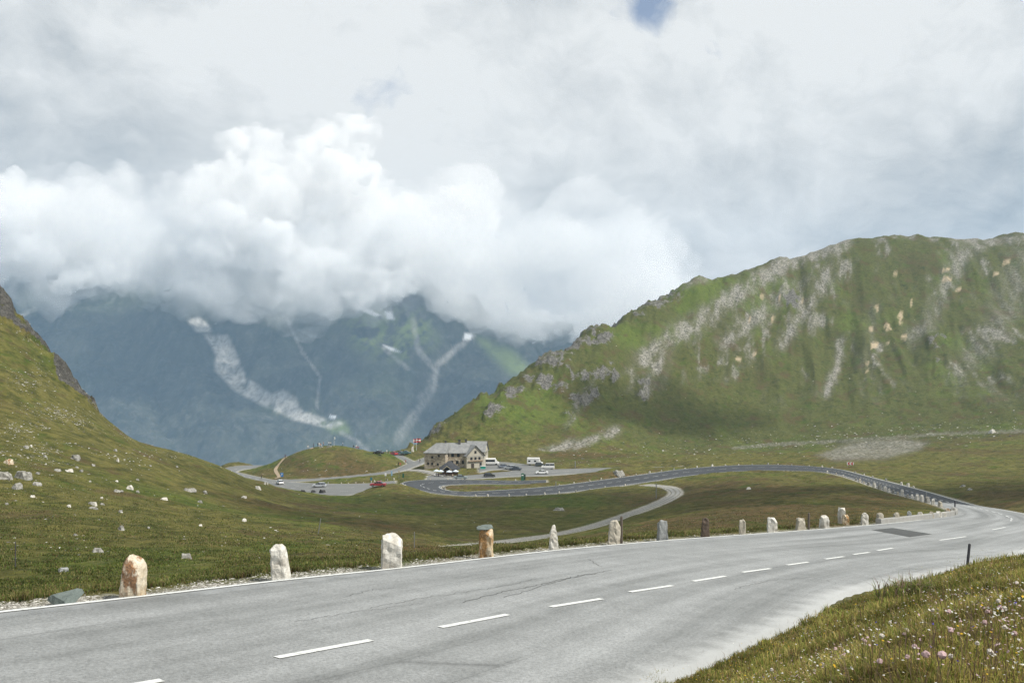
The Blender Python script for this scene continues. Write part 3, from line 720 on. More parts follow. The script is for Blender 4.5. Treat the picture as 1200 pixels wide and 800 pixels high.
# ------------------------------------------------------------------ haze in the valley air
def mat_haze():
    t = NT('valley_haze'); v = t.n('VolumePrincipled'); v.inputs['Color'].default_value = (.50, .74, 1.0, 1); v.inputs['Density'].default_value = 1.2e-4
    v.inputs['Anisotropy'].default_value = 0.1
    t.t.links.new(v.outputs[0], t.out.inputs['Volume']); return t.m
bm = bmesh.new(); bmesh.ops.create_cube(bm, size=1.0)
for v_ in bm.verts: v_.co = Vector((v_.co.x * 6400, (v_.co.y + .5) * 3200 - 300, (v_.co.z + .5) * 1000 - 560))
hme = bpy.data.meshes.new('haze'); bm.to_mesh(hme); bm.free()
tag(link('haze', hme, mat_haze()), kind='stuff')

# ------------------------------------------------------------------ cloud bank wrapped round the upper slopes
def cloud_bank(name, balls, voxel, mat, seed):
    bm = bmesh.new()
    for (x, y, z, r) in balls:
        bmesh.ops.create_icosphere(bm, subdivisions=3, radius=r, matrix=Matrix.Translation((x, y, z)) @ Matrix.Diagonal((1.15, 1.0, .8, 1)))
    me = bpy.data.meshes.new(name); bm.to_mesh(me); bm.free()
    o = link(name, me, mat)
    m = o.modifiers.new('merge', 'REMESH'); m.mode = 'VOXEL'; m.voxel_size = voxel
    dg = bpy.context.evaluated_depsgraph_get(); ev = o.evaluated_get(dg); me2 = bpy.data.meshes.new_from_object(ev)
    o.modifiers.clear(); o.data = me2; me2.materials.clear(); me2.materials.append(mat)
    n = len(me2.vertices); co = np.empty(n * 3, np.float32); me2.vertices.foreach_get('co', co); co = co.reshape(-1, 3).astype(float)
    no = np.empty(n * 3, np.float32); me2.vertices.foreach_get('normal', no); no = no.reshape(-1, 3)
    d = 0
    big_ = voxel / 26.0
    for k, (sc_, am) in enumerate(((150 * big_, 38 * big_), (70 * big_, 24 * big_), (34 * big_, 13 * big_))):
        d = d + am * (1 - 2 * np.abs(vnoise((co[:, 0] + .6 * co[:, 1]) / sc_, (co[:, 2] + .35 * co[:, 1]) / sc_, seed + k)))
    co += no * d[:, None]
    me2.vertices.foreach_set('co', co.astype(np.float32).ravel()); me2.update()
    return o
def mat_wispy(dens, size):
    t = NT('wispy_vapour'); p = t.pos(); n = t.noise(t.mapping(p, (1, 1, 1.25)), 1.0 / size, 7, .64, .8)
    d = t.n('MapRange', i_0=n, i_1=.45, i_2=.62, i_3=dens * .02, i_4=dens); v = t.n('VolumeScatter'); v.inputs['Color'].default_value = (.965, .97, .975, 1); t.set(v.inputs['Density'], d.outputs[0])
    t.t.links.new(v.outputs[0], t.out.inputs['Volume']); return t.m
def mat_cloud(dens):
    t = NT('cloud_vapour'); v = t.n('VolumeScatter'); v.inputs['Color'].default_value = (1, 1, 1, 1); v.inputs['Density'].default_value = dens; v.inputs['Anisotropy'].default_value = 0.0
    t.t.links.new(v.outputs[0], t.out.inputs['Volume']); return t.m
rr_ = random.Random(5)
def cloud_balls(n, u0, u1, low_u, low_v, spread, r0, r1, d0, d1):
    out = []
    for i in range(n):
        u = rr_.uniform(u0, u1); d_ = rr_.uniform(d0, d1); r = rr_.uniform(r0, r1) * 1.15
        v_ = np.interp(u, low_u, low_v) - r / d_ * F * .8 - abs(rr_.gauss(0, 1)) * spread
        p_ = P(u, v_, d_); out.append((p_[0], p_[1], max(p_[2], 60), r))
    return out
LU = [-250, 0, 70, 130, 200, 260, 330, 400, 450, 490, 560, 640, 720]; LV = [335, 332, 350, 333, 335, 352, 366, 374, 352, 348, 382, 402, 402]
tag(cloud_bank('drifting_cloud', cloud_balls(46, 500, 760, LU, LV, 30, 110, 230, 3300, 4300) + cloud_balls(34, -120, 640, LU, [v + 20 for v in LV], 8, 50, 110, 3250, 3900), 26, mat_wispy(0.0045, 380), 34), kind='stuff')
balls = cloud_balls(80, -250, 540, LU, LV, 32, 110, 210, 3500, 4300)
tag(cloud_bank('cloud_bank', balls, 26, mat_wispy(0.009, 380), 4), kind='stuff')
LB = [190, 230, 280, 330, 400, 450, 490]; LBV = [330, 318, 300, 330, 362, 350, 352]
balls = cloud_balls(90, 210, 490, LB, LBV, 22, 22, 70, 3350, 3600) + cloud_balls(70, 240, 450, [240, 330, 450], [250, 262, 270], 34, 30, 90, 3500, 3900) + cloud_balls(60, -200, 58, LU, [v - 22 for v in LV], 40, 30, 90, 3350, 3600) + cloud_balls(14, 70, 200, LU, LV, 10, 18, 45, 3350, 3700)
balls += cloud_balls(20, 560, 700, LU, [v + 1 for v in LV], 10, 22, 50, 3350, 3700)
tag(cloud_bank('billowing_cloud', balls, 15, mat_wispy(0.020, 150), 14), kind='stuff')
# fair-weather clouds overhead, out of the picture, whose shadows lie on the slopes
sun_dir = np.array([math.sin(R(112)) * math.cos(R(52)), math.cos(R(112)) * math.cos(R(52)), math.sin(R(52))])
def over(u, v, d, h, lst):
    p_ = P(u, v, d); t_ = (h - p_[2]) / sun_dir[2]; c = p_ + sun_dir * t_; return [(c[0] + a, c[1] + b, c[2] + rr_.uniform(-12, 12), r) for a, b, r in lst]
ov = over(800, 470, 480, 900, [(0, 0, 30), (34, 8, 26), (-34, -6, 24), (-5, 30, 22)]) + over(560, 600, 165, 800, [(0, 0, 26), (-26, 6, 22), (28, 10, 26), (48, 34, 24), (12, 34, 26), (-20, 40, 20), (30, 60, 22), (-10, -32, 22), (14, -30, 20), (-34, 30, 18), (4, 66, 20), (52, 62, 18)]) + over(1175, 575, 150, 850, [(0, 0, 20), (22, 5, 20), (38, 22, 18)])
tag(cloud_bank('overhead_cloud', ov, 9, mat_cloud(0.024), 24), kind='stuff')
# ------------------------------------------------------------------ a small mesh builder
class MB:
    def __init__(s): s.v = []; s.f = []; s.mi = []
    def add(s, vs, fs, mi=0, M=None):
        o = len(s.v)
        for p in vs:
            p = Vector(p)
            if M is not None: p = M @ p
            s.v.append(tuple(p))
        for f in fs: s.f.append(tuple(i + o for i in f)); s.mi.append(mi)
        return s
    def box(s, c, size, mi=0, rz=0.0, M=None, taper=1.0):
        x, y, z = (k / 2 for k in size); ca, sa = math.cos(rz), math.sin(rz); vs = []
        for dz_ in (-z, z):
            k = taper if dz_ > 0 else 1
            for dx, dy in ((-x, -y), (x, -y), (x, y), (-x, y)):
                dx *= k; dy *= k
                vs.append((c[0] + dx * ca - dy * sa, c[1] + dx * sa + dy * ca, c[2] + dz_))
        return s.add(vs, [(0, 3, 2, 1), (4, 5, 6, 7), (0, 1, 5, 4), (1, 2, 6, 5), (2, 3, 7, 6), (3, 0, 4, 7)], mi, M)
    def tube(s, a, b, r0, r1=None, n=8, mi=0, M=None):
        a = Vector(a); b = Vector(b); r1 = r0 if r1 is None else r1
        q = (b - a).to_track_quat('Z', 'Y'); vs = []
        for p, r in ((a, r0), (b, r1)):
            for i in range(n): vs.append(p + q @ Vector((r * math.cos(2 * math.pi * i / n), r * math.sin(2 * math.pi * i / n), 0)))
        fs = [(i, (i + 1) % n, n + (i + 1) % n, n + i) for i in range(n)] + [tuple(range(n - 1, -1, -1)), tuple(range(n, 2 * n))]
        return s.add(vs, fs, mi, M)
    def lathe(s, prof, c=(0, 0, 0), n=12, mi=0):
        vs = []; fs = []
        for (r, z) in prof:
            for i in range(n): vs.append((c[0] + r * math.cos(2 * math.pi * i / n), c[1] + r * math.sin(2 * math.pi * i / n), c[2] + z))
        for k in range(len(prof) - 1):
            for i in range(n): fs.append((k * n + i, k * n + (i + 1) % n, (k + 1) * n + (i + 1) % n, (k + 1) * n + i))
        return s.add(vs, fs, mi)
    def build(s, name, mats, parent=None, smooth=False, bevel=0.0):
        me = bpy.data.meshes.new(name); me.from_pydata(s.v, [], s.f); me.update()
        o = link(name, me, None, parent)
        for m in (mats if isinstance(mats, (list, tuple)) else [mats]): me.materials.append(m)
        me.polygons.foreach_set('material_index', s.mi)
        if smooth: me.polygons.foreach_set('use_smooth', [True] * len(me.polygons))
        if bevel:
            b = o.modifiers.new('bevel', 'BEVEL'); b.width = bevel; b.segments = 2; b.limit_method = 'ANGLE'
        return o

# ------------------------------------------------------------------ painted road markings, kerb and repair patch
def mat_paintmark():
    t = NT('road_paint'); p = t.pos(); n = t.noise(p, 9, 7, .75); c = t.mix(t.ramp(n, [(.36, .75), (.46, 0)]), (0.62, 0.63, 0.61), (0.27, 0.275, 0.265)); return t.bsdf(c, .75, t.bump(n, .2, .01), spec=.25)
M_white = mat_paintmark()
mk = MB()
def strip(pts, w_, lift=0.012):
    """a ribbon of half-width w_/2 along 3-D points"""
    pts = [Vector(p) for p in pts]
    vs = []
    for i, p in enumerate(pts):
        t_ = (pts[min(i + 1, len(pts) - 1)] - pts[max(i - 1, 0)]); t_.z = 0; t_.normalize(); n_ = Vector((-t_.y, t_.x, 0)) * w_ / 2
        vs += [p + n_ + Vector((0, 0, lift)), p - n_ + Vector((0, 0, lift))]
    mk.add(vs, [(2 * i, 2 * i + 1, 2 * i + 3, 2 * i + 2) for i in range(len(pts) - 1)])
for (u0, v0, u1, v1) in [(60, 819, 190, 797), (324, 770.5, 435, 750), (516, 735, 595, 720), (645, 711, 705, 701.5), (738, 693.5, 788, 686), (812, 681, 850, 675), (870, 670.5, 903, 666), (922, 662, 947, 658.5),
                         (967, 655, 989, 652), (1000, 649.5, 1019, 647), (1028, 645, 1046, 642), (1101, 632.8, 1132, 628.5), (1163, 620.5, 1178, 617.5)]:
    a, b = PP(u0, v0), PP(u1, v1); strip([a + (b - a) * k for k in (0, .5, 1)], .15)
def dashes(rb, s0, s1, per, on, t=0.5, w_=.17, lift=.03):
    s_ = s0
    while s_ < s1:
        strip([rb.at(s_ + on * k / 3, t) for k in range(4)], w_, lift); s_ += per
s_bend = float(rb_main.S[np.argmin(np.linalg.norm((rb_main.A + rb_main.B) / 2 - P(1186, 610, 87), axis=1))])
s_line = s_bend
while s_line < rb_main.S[-1] - 1:
    strip([rb_main.at(s_line + 2.4 * k / 3, .52) for k in range(4)], .16 if s_line < 120 else .18, .02); s_line += 4.6 if s_line < 230 else 4.3
dashes(rb_hair, 12, rb_hair.S[-1] - 4, 4.3, 2.2)
dashes(rb_inn, 6, rb_inn.S[-1] - 6, 8.6, 3.6, .36); dashes(rb_inn, 90, rb_inn.S[-1] - 6, 8.6, 3.6, .68); dashes(rb_park, 30, rb_park.S[-1] - 4, 4.5, 2.2)
for k in (0, 1):
    ss = np.arange(S_dark, rb_main.S[-1], 1.5); strip([rb_main.at(s_, .035 if k == 0 else .965) for s_ in ss], .2, .02)
    ss = np.arange(1, rb_hair.S[-1], 1.0); strip([rb_hair.at(s_, .03 if k == 0 else .97) for s_ in ss], .14, .02)
ss = np.arange(5, rb_main.S[-1] * .42, .6)
edge_pts = [p for p in (rb_main.at(s_, .014) for s_ in np.arange(0, 92, .7)) if p[0] < 36]
strip(edge_pts, .13, .012)
ss = [s_ for s_ in np.arange(50, S_dark, 1.0)]
strip([rb_main.at(s_, .985) for s_ in ss if rb_main.at(s_, 1)[1] > 84], .13, .012)
tag(mk.build('road_marking', M_white), kind='structure')
mk = MB(); mk.add([PP(1021, 620.6) + (0, 0, .009), PP(1046, 618.3) + (0, 0, .009), PP(1092, 625.5) + (0, 0, .009), PP(1066, 629) + (0, 0, .009)], [(0, 3, 2, 1)])
tag(mk.build('road_repair_patch', paint('fresh_asphalt', (0.075, 0.078, 0.076), .9, var=.3, scale=2)), kind='structure')
# cracks sealed with bitumen: thin wandering dark lines
mk = MB()
def crack(pts, w_, seed):
    w_ *= .6
    r_ = random.Random(seed); q = []
    for (a, b) in zip(pts[:-1], pts[1:]):
        A_, B_ = PP(*a), PP(*b); n_ = 14
        for k in range(n_): p = A_ + (B_ - A_) * k / n_; p = p + np.array([r_.gauss(0, .03), r_.gauss(0, .03), 0]); p[2] = plane_z(p[0], p[1]); q.append(p)
    strip(q, w_, .006)
crack([(540, 706), (590, 693), (640, 683), (680, 674), (722, 667)], .035, 1); crack([(430, 712), (500, 700), (570, 690), (640, 676)], .02, 2); crack([(590, 700), (660, 679), (700, 671)], .03, 3)
crack([(345, 728), (420, 716), (500, 706)], .016, 4); crack([(690, 655), (704, 664)], .03, 5); crack([(860, 690), (900, 680), (950, 676), (985, 684)], .02, 6); crack([(400, 700), (440, 690), (480, 688)], .018, 8)
tag(mk.build('road_crack_sealing', paint('bitumen', (0.07, 0.07, 0.07), .8)), kind='structure')
# kerb round the inner corner
kp = [PP(1032, 613.2), P(1056, 610.8, 70.5), P(1080, 607.6, 77), P(1100, 605, 84.5), P(1112, 603.4, 89), P(1120, 601.4, 95.5), P(1122, 599.4, 99.5), P(1119.5, 597.3, 102.5)]
kp = spline(kp, [8] * (len(kp) - 1)); vs = []
for i, p in enumerate(kp):
    t_ = kp[min(i + 1, len(kp) - 1)] - kp[max(i - 1, 0)]; t_[2] = 0; t_ /= np.linalg.norm(t_); n_ = np.array([-t_[1], t_[0], 0])
    for (o_, h_) in ((-.05, -.2), (-.03, .30), (.02, .34), (.33, .34), (.36, .30), (.36, -.2)): vs.append(p + n_ * o_ + np.array([0, 0, h_]))
mk = MB(); m_ = 6
mk.add(vs, [(i * m_ + k, (i + 1) * m_ + k, (i + 1) * m_ + k + 1, i * m_ + k + 1) for i in range(len(kp) - 1) for k in range(m_ - 1)] + [tuple(range(m_)), tuple((len(kp) - 1) * m_ + k for k in range(m_ - 1, -1, -1))])
tag(mk.build('kerb', paint('kerb_concrete', (0.36, 0.355, 0.33), .9, var=.5, scale=1.2)), kind='structure')

# ------------------------------------------------------------------ stones
def mat_stone(name, base, dark, stain=None, amount=0.0, scale=3.0, rough_=.92):
    t = NT(name); p = t.n('TexCoord').outputs['Object']; oi = t.n('ObjectInfo').outputs['Random']
    pv = t.n('VectorMath', operation='ADD', i_0=p); cmb = t.n('CombineXYZ', i_0=t.math('MULTIPLY', oi, 37.0), i_1=t.math('MULTIPLY', oi, 11.0), i_2=0.0); t.set(pv.inputs[1], cmb.outputs[0]); pv = pv.outputs[0]
    n = t.noise(pv, scale, 9, .68); f = t.noise(pv, scale * 7, 6, .7); st = t.noise(t.mapping(pv, (1, 1, 3.2)), scale * 1.4, 6, .6)
    c = t.mix(t.ramp(n, [(.40, 0), (.60, 1)]), dark, base)
    c = t.mix(t.ramp(f, [(.32, .55), (.46, 0)]), c, tuple(k * .35 for k in dark))
    c = t.mix(t.ramp(st, [(.47, 0), (.49, .35), (.51, 0)]), c, tuple(k * .4 for k in dark))
    if stain:
        s_ = t.noise(t.mapping(pv, (1.5, 1.5, .7)), 2.6, 7, .66)
        c = t.mix(t.math('MULTIPLY', t.ramp(s_, [(.60 - amount * .3, 0), (.68 - amount * .3, 1)]), .85), c, t.mix(t.ramp(f, [(.38, 0), (.6, 1)]), tuple(k * .35 for k in stain), stain))
    return t.bsdf(c, rough_, t.bump(t.math('ADD', n, t.math('MULTIPLY', f, .4)), .8, .05), spec=.2)
MS = {
 'white': mat_stone('white_limestone', (.70, .68, .62), (.46, .43, .37)),
 'rust': mat_stone('rust_stained_limestone', (.66, .60, .48), (.45, .36, .24), (.30, .13, .045), .42),
 'ochre': mat_stone('ochre_stone', (.66, .58, .44), (.48, .36, .21), (.40, .20, .06), .42),
 'grey': mat_stone('grey_schist', (.36, .37, .36), (.20, .21, .21)),
 'brown': mat_stone('brown_schist', (.15, .115, .09), (.075, .058, .045)),
 'beige': mat_stone('beige_limestone', (.52, .48, .40), (.33, .30, .24)),
 'slate': mat_stone('green_slate', (.17, .20, .185), (.12, .145, .135)),
 'dark': mat_stone('dark_rock', (.07, .065, .06), (.025, .024, .023)),
 'pale': mat_stone('pale_boulder', (.38, .37, .335), (.17, .165, .145)),
}
def stone_mesh(name, w_, dp, h_, seed, top=.5, cuts=7, lean=0.0, sub=2, noise_=.035, taper=.85, pointed=0.0, dome=0.0):
    """a roughly hewn block: a box cut by random planes, then weathered"""
    r_ = random.Random(seed); bm = bmesh.new(); bmesh.ops.create_cube(bm, size=1.0)
    for v_ in bm.verts:
        k = taper if v_.co.z > 0 else 1.0; v_.co = Vector((v_.co.x * w_ * k, v_.co.y * dp * k, (v_.co.z + .5) * h_))
    def cut(co, no):
        g = bmesh.ops.bisect_plane(bm, geom=bm.verts[:] + bm.edges[:] + bm.faces[:], plane_co=co, plane_no=no, clear_outer=True, dist=1e-5)
        es = [e for e in g['geom_cut'] if isinstance(e, bmesh.types.BMEdge)]
        if es: bmesh.ops.holes_fill(bm, edges=es)
    for i in range(cuts):
        a = 2 * math.pi * (i + r_.uniform(-.35, .35)) / cuts
        if i % 2 == 0 or top > .8:
            t_ = r_.uniform(.5, 1.1) * (1 + pointed)
            no = Vector((math.cos(a), math.sin(a), t_ if pointed == 0 else .38)).normalized()
            rad = .5 * math.hypot(w_ * math.cos(a), dp * math.sin(a)) * (.35 + .3 * r_.random()) * (1 - .4 * pointed)
            cut(Vector((math.cos(a) * rad, math.sin(a) * rad, h_ * (.97 - .02 * r_.random()))), no)
        else:
            no = Vector((math.cos(a), math.sin(a), r_.uniform(-.08, .16))).normalized(); rad = .5 * math.hypot(w_ * math.cos(a), dp * math.sin(a)) * r_.uniform(.92, 1.1)
            cut(Vector((math.cos(a) * rad, math.sin(a) * rad, h_ * .5)), no)
    bmesh.ops.recalc_face_normals(bm, faces=bm.faces)
    bmesh.ops.bevel(bm, geom=bm.edges[:], offset=min(w_, h_) * .035, segments=1, affect='EDGES', clamp_overlap=True)
    bmesh.ops.triangulate(bm, faces=bm.faces[:])
    for _ in range(sub): bmesh.ops.subdivide_edges(bm, edges=[e for e in bm.edges if e.calc_length() > max(w_, h_) * .07], cuts=1, use_grid_fill=False); bmesh.ops.triangulate(bm, faces=bm.faces[:])
    bm.normal_update()
    m_ = min(w_, dp)
    if dome:
        for v_ in bm.verts:
            if v_.co.z > h_ * (1 - dome): q = (v_.co.z - h_ * (1 - dome)) / (h_ * dome * 1.04); k = math.sqrt(max(.02, 1 - q * q)); v_.co.x *= k; v_.co.y *= k
    for v_ in bm.verts:
        n_ = float(fbm(np.array([(v_.co.x + v_.co.z * .6) / m_ * 3.1 + seed]), np.array([(v_.co.y - v_.co.z * .8) / m_ * 3.1]), seed, 4)[0])
        v_.co += v_.normal * n_ * noise_ * m_ * 3; v_.co.x += lean * max(v_.co.z, 0); 
    me = bpy.data.meshes.new(name); bm.to_mesh(me); bm.free(); return me
def place(o, u, v, d=None, z=None, sink=0.0, p=None):
    if p is None:
        p = G.hit(u, v) if d is None else np.array([(u - 600) / F * d, d, G.z((u - 600) / F * d, d)])
    if z is not None: p[2] = z
    o.location = (p[0], p[1], p[2] - sink); return p
GN = 'guard stones along the near road edge'
def edge_pt(u, v, out=0.35):
    """a spot just off the near road's far edge seen at pixel u"""
    p = PP(u, v); return p
def gstone(u, v0, v1, w_, mat, label, seed, name='guard_stone', group=GN, d=None, **kw):
    d = d or pd(u, v1); hh = (v1 - v0) / F * d; ww = w_ / F * d; x = (u - 600) / F * d
    me = stone_mesh(name, ww, min(ww * .85, hh * .6), hh + .18, seed, **kw)
    o = link(name, me, MS[mat]); zb = -(v1 - 430) / F * d; o.location = (x, d + .1, zb - .18)
    o.rotation_euler = (0, 0, random.Random(seed).uniform(-.25, .25)); return tag(o, label, 'guard stone', group)
s1 = gstone(153, 650.5, 697, 27, 'rust', 'round-topped cream guard stone with rust orange stains beside the green slate slab', 3, cuts=5, taper=.88, sub=3, dome=.34)
gstone(329.5, 639, 677, 22, 'white', 'white jagged guard stone leaning sideways between the rust stained and the broad square ones', 12, lean=-.13, cuts=8, taper=.75, sub=3)
gstone(458, 626.5, 663.5, 24, 'white', 'broad square white guard stone with layered side, the widest of the row', 5, cuts=5, taper=.95, sub=3)
s4 = gstone(569, 618, 651, 18, 'ochre', 'orange and ochre guard stone capped with a flat green slate', 21, cuts=5, taper=.84, sub=3)
cp_ = link('slate_cap', stone_mesh('slate_cap', .60, .44, .10, 4, cuts=5, noise_=.02), MS['slate'], s4); cp_.location = (-.03, 0, 33 / F * pd(569, 651) + .13)
gstone(649, 615, 643.5, 12, 'white', 'slim pointed white guard stone like a tooth', 33, cuts=5, taper=.55, sub=3, dome=.45)
gstone(720, 610.5, 636, 14, 'beige', 'pale guard stone standing against a tall wooden stake', 41, cuts=6, taper=.95, lean=.03, sub=3)
gstone(776.5, 610, 632, 11.5, 'grey', 'blocky grey cracked guard stone just before the dark brown one', 52, cuts=4, taper=.85)
gstone(827, 607, 627.5, 9.5, 'brown', 'dark brown guard stone, the only dark one in the row', 61, cuts=7, taper=.75)
gstone(870.5, 609, 625.5, 8, 'beige', 'narrow beige guard stone just after the dark brown one', 73, cuts=6)
gstone(905.5, 607, 621.5, 11, 'white', 'square white guard stone with a small dark spot near its top', 85, cuts=4, taper=.95)
gstone(939, 607, 619, 12, 'beige', 'low jagged pale guard stone next to a thin dark stake', 93, cuts=8, taper=.7)
gstone(966.5, 604, 617, 9.5, 'white', 'neat white round-shouldered guard stone between the jagged one and the tall slab', 101, cuts=5)
gstone(987, 595.2, 611.5, 8, 'white', 'tall slim white guard slab rising above its neighbours', 113, cuts=4, taper=.95)
gstone(991.5, 603, 613.5, 8, 'ochre', 'small ochre guard stone leaning on the foot of the tall white slab', 121, cuts=7, d=62.5)
gstone(1014, 601, 613, 7.5, 'white', 'white guard stone split by a brown seam, last before the kerb begins', 131, cuts=6)
kerbst = [(1032, 601, 609.5, 8, 'beige', 66, 'hooked pale guard stone, first one behind the start of the kerb'), (1051, 600.5, 608.5, 6.5, 'beige', 70, 'tan wedge-shaped guard stone, second one behind the kerb'),
 (1066, 599, 606.8, 5, 'grey', 74, 'small grey guard stone behind the kerb'), (1079, 599.8, 607, 6, 'white', 77.5, 'bright white pointed guard stone in the middle of the kerb'),
 (1092, 599.5, 605.7, 6, 'beige', 81.5, 'low rough tan guard stone behind the kerb just past the bright white pointed one'), (1100.5, 599, 605.2, 6.5, 'white', 84.5, 'squat white guard stone, first of the touching pair near the kerb tip'), (1106.5, 600, 604.8, 6, 'white', 86.5, 'squat white guard stone, second of the touching pair near the kerb tip'),
 (1111, 595.5, 602.3, 5.5, 'rust', 91, 'reddish guard stone in the cluster on the kerb tip'), (1117, 595, 602, 6, 'pale', 94, 'pinkish pale guard stone at the very tip of the kerb')]
for k, (u, v0, v1, w_, m_, d_, lb) in enumerate(kerbst): gstone(u, v0, v1, w_, m_, lb, 140 + k * 7, d=d_, cuts=6, sub=1)
def gstone_at(p, h_, w_, mat, label, seed, group, name='guard_stone'):
    me = stone_mesh(name, w_, w_ * .75, h_ + .3, seed, cuts=6, sub=1); o = link(name, me, MS[mat]); o.location = (p[0], p[1], p[2] - .3); o.rotation_euler = (0, 0, seed * .7); return tag(o, label, 'guard stone', group)
r_ = random.Random(9)
variants = [stone_mesh('guard_stone', .62, .5, 1.05, 200 + k, cuts=6, sub=1) for k in range(6)]
def row(rb, t, u_list, group, label, sz=1.0, mats=('white', 'white', 'beige', 'pale'), off=0.0, smin=0, smax=1e9):
    pts = rb.A if t == 0 else rb.B; outs = []
    us = 600 + F * pts[:, 0] / pts[:, 1]
    for u in u_list:
        c = [i for i in range(len(pts)) if smin <= rb.S[i] <= smax]; i = min(c, key=lambda k: abs(us[k] - u))
        p = pts[i] + (rb.A[i] - rb.B[i]) / np.linalg.norm(rb.A[i] - rb.B[i]) * (.55 + off) * (1 if t == 0 else -1)
        me = r_.choice(variants).copy(); m_ = MS[r_.choice(mats)]; o = link('guard_stone', me, m_); s_ = sz * r_.uniform(.75, 1.15)
        o.location = (p[0], p[1], G.z(p[0], p[1]) - .15); o.scale = (s_ * r_.uniform(.9, 1.3), s_, s_ * r_.uniform(.9, 1.1)); o.rotation_euler = (0, 0, r_.uniform(0, 6)); me.materials.clear(); me.materials.append(m_)
        tag(o, label, 'guard stone', group); outs.append(o)
    return outs
i_tip = float(rb_main.S[np.argmin(np.linalg.norm(rb_main.A - P(1119, 597.5, 102), axis=1))])
ups = []
row(rb_main, 0, [1107, 1098, 1091, 1085, 1079, 1073, 1067.5, 1061, 1055.5, 1050, 1045, 1040, 1034, 1027, 1020, 1014, 1009, 1004], 'guard stones down the inner side of the bend', 'white guard stone in the close row along the inner edge past the bend', .95, smin=i_tip + 2, smax=i_tip + 150)
row(rb_main, 0, [988, 980, 970], 'guard stones down the inner side of the bend', 'white guard stone in the close row along the inner edge past the bend', .8, smin=i_tip + 100, smax=i_tip + 185)
row(rb_main, 1, [1068, 1062, 1054, 1037, 1022, 1012, 1002, 975, 964, 948, 928, 911, 899, 881, 866, 850, 834, 818, 804, 790, 776, 762, 745, 727, 705, 690, 673, 655], 'guard stones on the far side of the dark road', 'tiny white guard stone on the far verge of the dark resurfaced road', .78, smin=i_tip + 60)
row(rb_main, 0, [732, 709, 692, 674, 655.5, 638, 615.5, 596, 572, 556], 'guard stones on the near side of the dark road', 'tiny white guard stone on the near verge of the dark road below the inn', .8, smin=i_tip + 240)
row(rb_hair, 0, [540, 524, 504, 490, 477], 'guard stones round the hairpin', 'small white guard stone on the outside of the hairpin', .8, smin=20, smax=75)
row(rb_hair, 1, [517, 519], 'guard stones round the hairpin', 'small white guard stone at the inner tip of the hairpin', .9, smin=20, smax=75)
row(rb_hair, 0, [500, 515, 533, 550, 572, 595], 'guard stones above the hairpin', 'tiny white guard stone between the hairpin and the inn road', .6, smin=75)
row(rb_inn, 0, [462, 455, 447, 440, 433, 425, 417, 409, 398, 386, 377], 'white stones along the pass road', 'tiny white stone on the grass strip between pass road and lane', .6, off=1.0, smin=95)

# slate slab by the first stone and rocks in the grass
def boulder(u, v, wpx, hpx, mat, label, seed, cat='boulder', name='boulder', group=None, flat=.8):
    p = G.hit(u, v); k = p[1] / F
    me = stone_mesh(name, wpx * k, wpx * k * flat, hpx * k * 1.15, seed, cuts=7, sub=1, taper=.6, noise_=.07)
    o = link(name, me, MS[mat]); o.location = (p[0], p[1], p[2] - hpx * k * .3); o.rotation_euler = (random.Random(seed).uniform(-.1, .1), random.Random(seed).uniform(-.12, .12), random.Random(seed).uniform(-.5, .5))
    return tag(o, label, cat, group)
sl = link('slate_slab', stone_mesh('slate_slab', .66, .62, .10, 8, cuts=6, sub=2, taper=.9, noise_=.012), MS['slate']); p = PP(73, 703.5); sl.location = (p[0], p[1] + .1, p[2] - .02); sl.rotation_euler = (R(14), R(-6), R(10)); tag(sl, 'flat green slate slab lying beside the road next to the rust stained guard stone', 'slab')
BL = 'pale boulders on the left hillside'
big = [(27, 560, 22, 9, 'pale', 'long pale boulder on the left hillside, beside one cut off by the picture edge', 1), (3, 561, 20, 11, 'pale', 'large pale boulder on the left hillside, cut off by the picture edge', 2), (10, 543.5, 12, 6, 'rust', 'small orange and white boulder above the two big hillside boulders', 3),
 (20, 572.5, 12, 7, 'pale', 'hooked pale boulder just below the long hillside boulder', 4), (43, 568.5, 11, 4.5, 'pale', 'flat pale boulder to one side of and below the long hillside boulder', 5), (88, 538, 11, 6, 'pale', 'tilted pale boulder sunk in the green band below the stony slope', 6),
 (152, 573, 8, 5, 'white', 'rounded bright boulder alone on the middle of the left slope', 7), (222, 575.5, 15, 4, 'pale', 'long flat boulder low on the right end of the left hillside', 8), (142, 621, 7, 6, 'pale', 'small upright boulder in the green hollow above the first guard stone', 9),
 (218, 653.5, 15, 5, 'pale', 'flat pale rock in the grass between first and second guard stones', 10), (76, 669, 15, 5, 'grey', 'flat grey rock in the grass above the slate slab', 11), (115, 645.5, 13, 4, 'pale', 'low speckled rock in the grass above the first guard stone', 12),
 (111, 592, 5, 5, 'white', 'small white egg-like boulder in the middle of the left slope', 21), (286, 610.5, 6, 3, 'white', 'small white rock in the grass well above the second guard stone', 22),
 (302, 572.5, 8, 3.5, 'white', 'white rock on the crest of the slope below the bend of the pass road', 23), (655, 597.5, 13, 3, 'pale', 'flat pale rock in the dark green hollow beyond the track', 24), (726, 556, 19, 4.5, 'pale', 'ragged pale outcrop on the brown mound between the roads', 25),
 (877, 573, 6, 2, 'white', 'small white rock on the brown slope inside the long road curve', 26), (1128, 570, 8, 2, 'pale', 'flat pale rock on the meadow beyond the bend', 27), (1137, 574, 8, 2, 'pale', 'flat pale rock just outside the dark bank beyond the bend', 28), (1163, 507, 8, 5, 'white', 'white boulder on the stony rim at the foot of the right mountain', 29)]
for (u, v, w_, h_, m_, lb, sd) in big: boulder(u, v, w_, h_, m_, lb, 300 + sd)
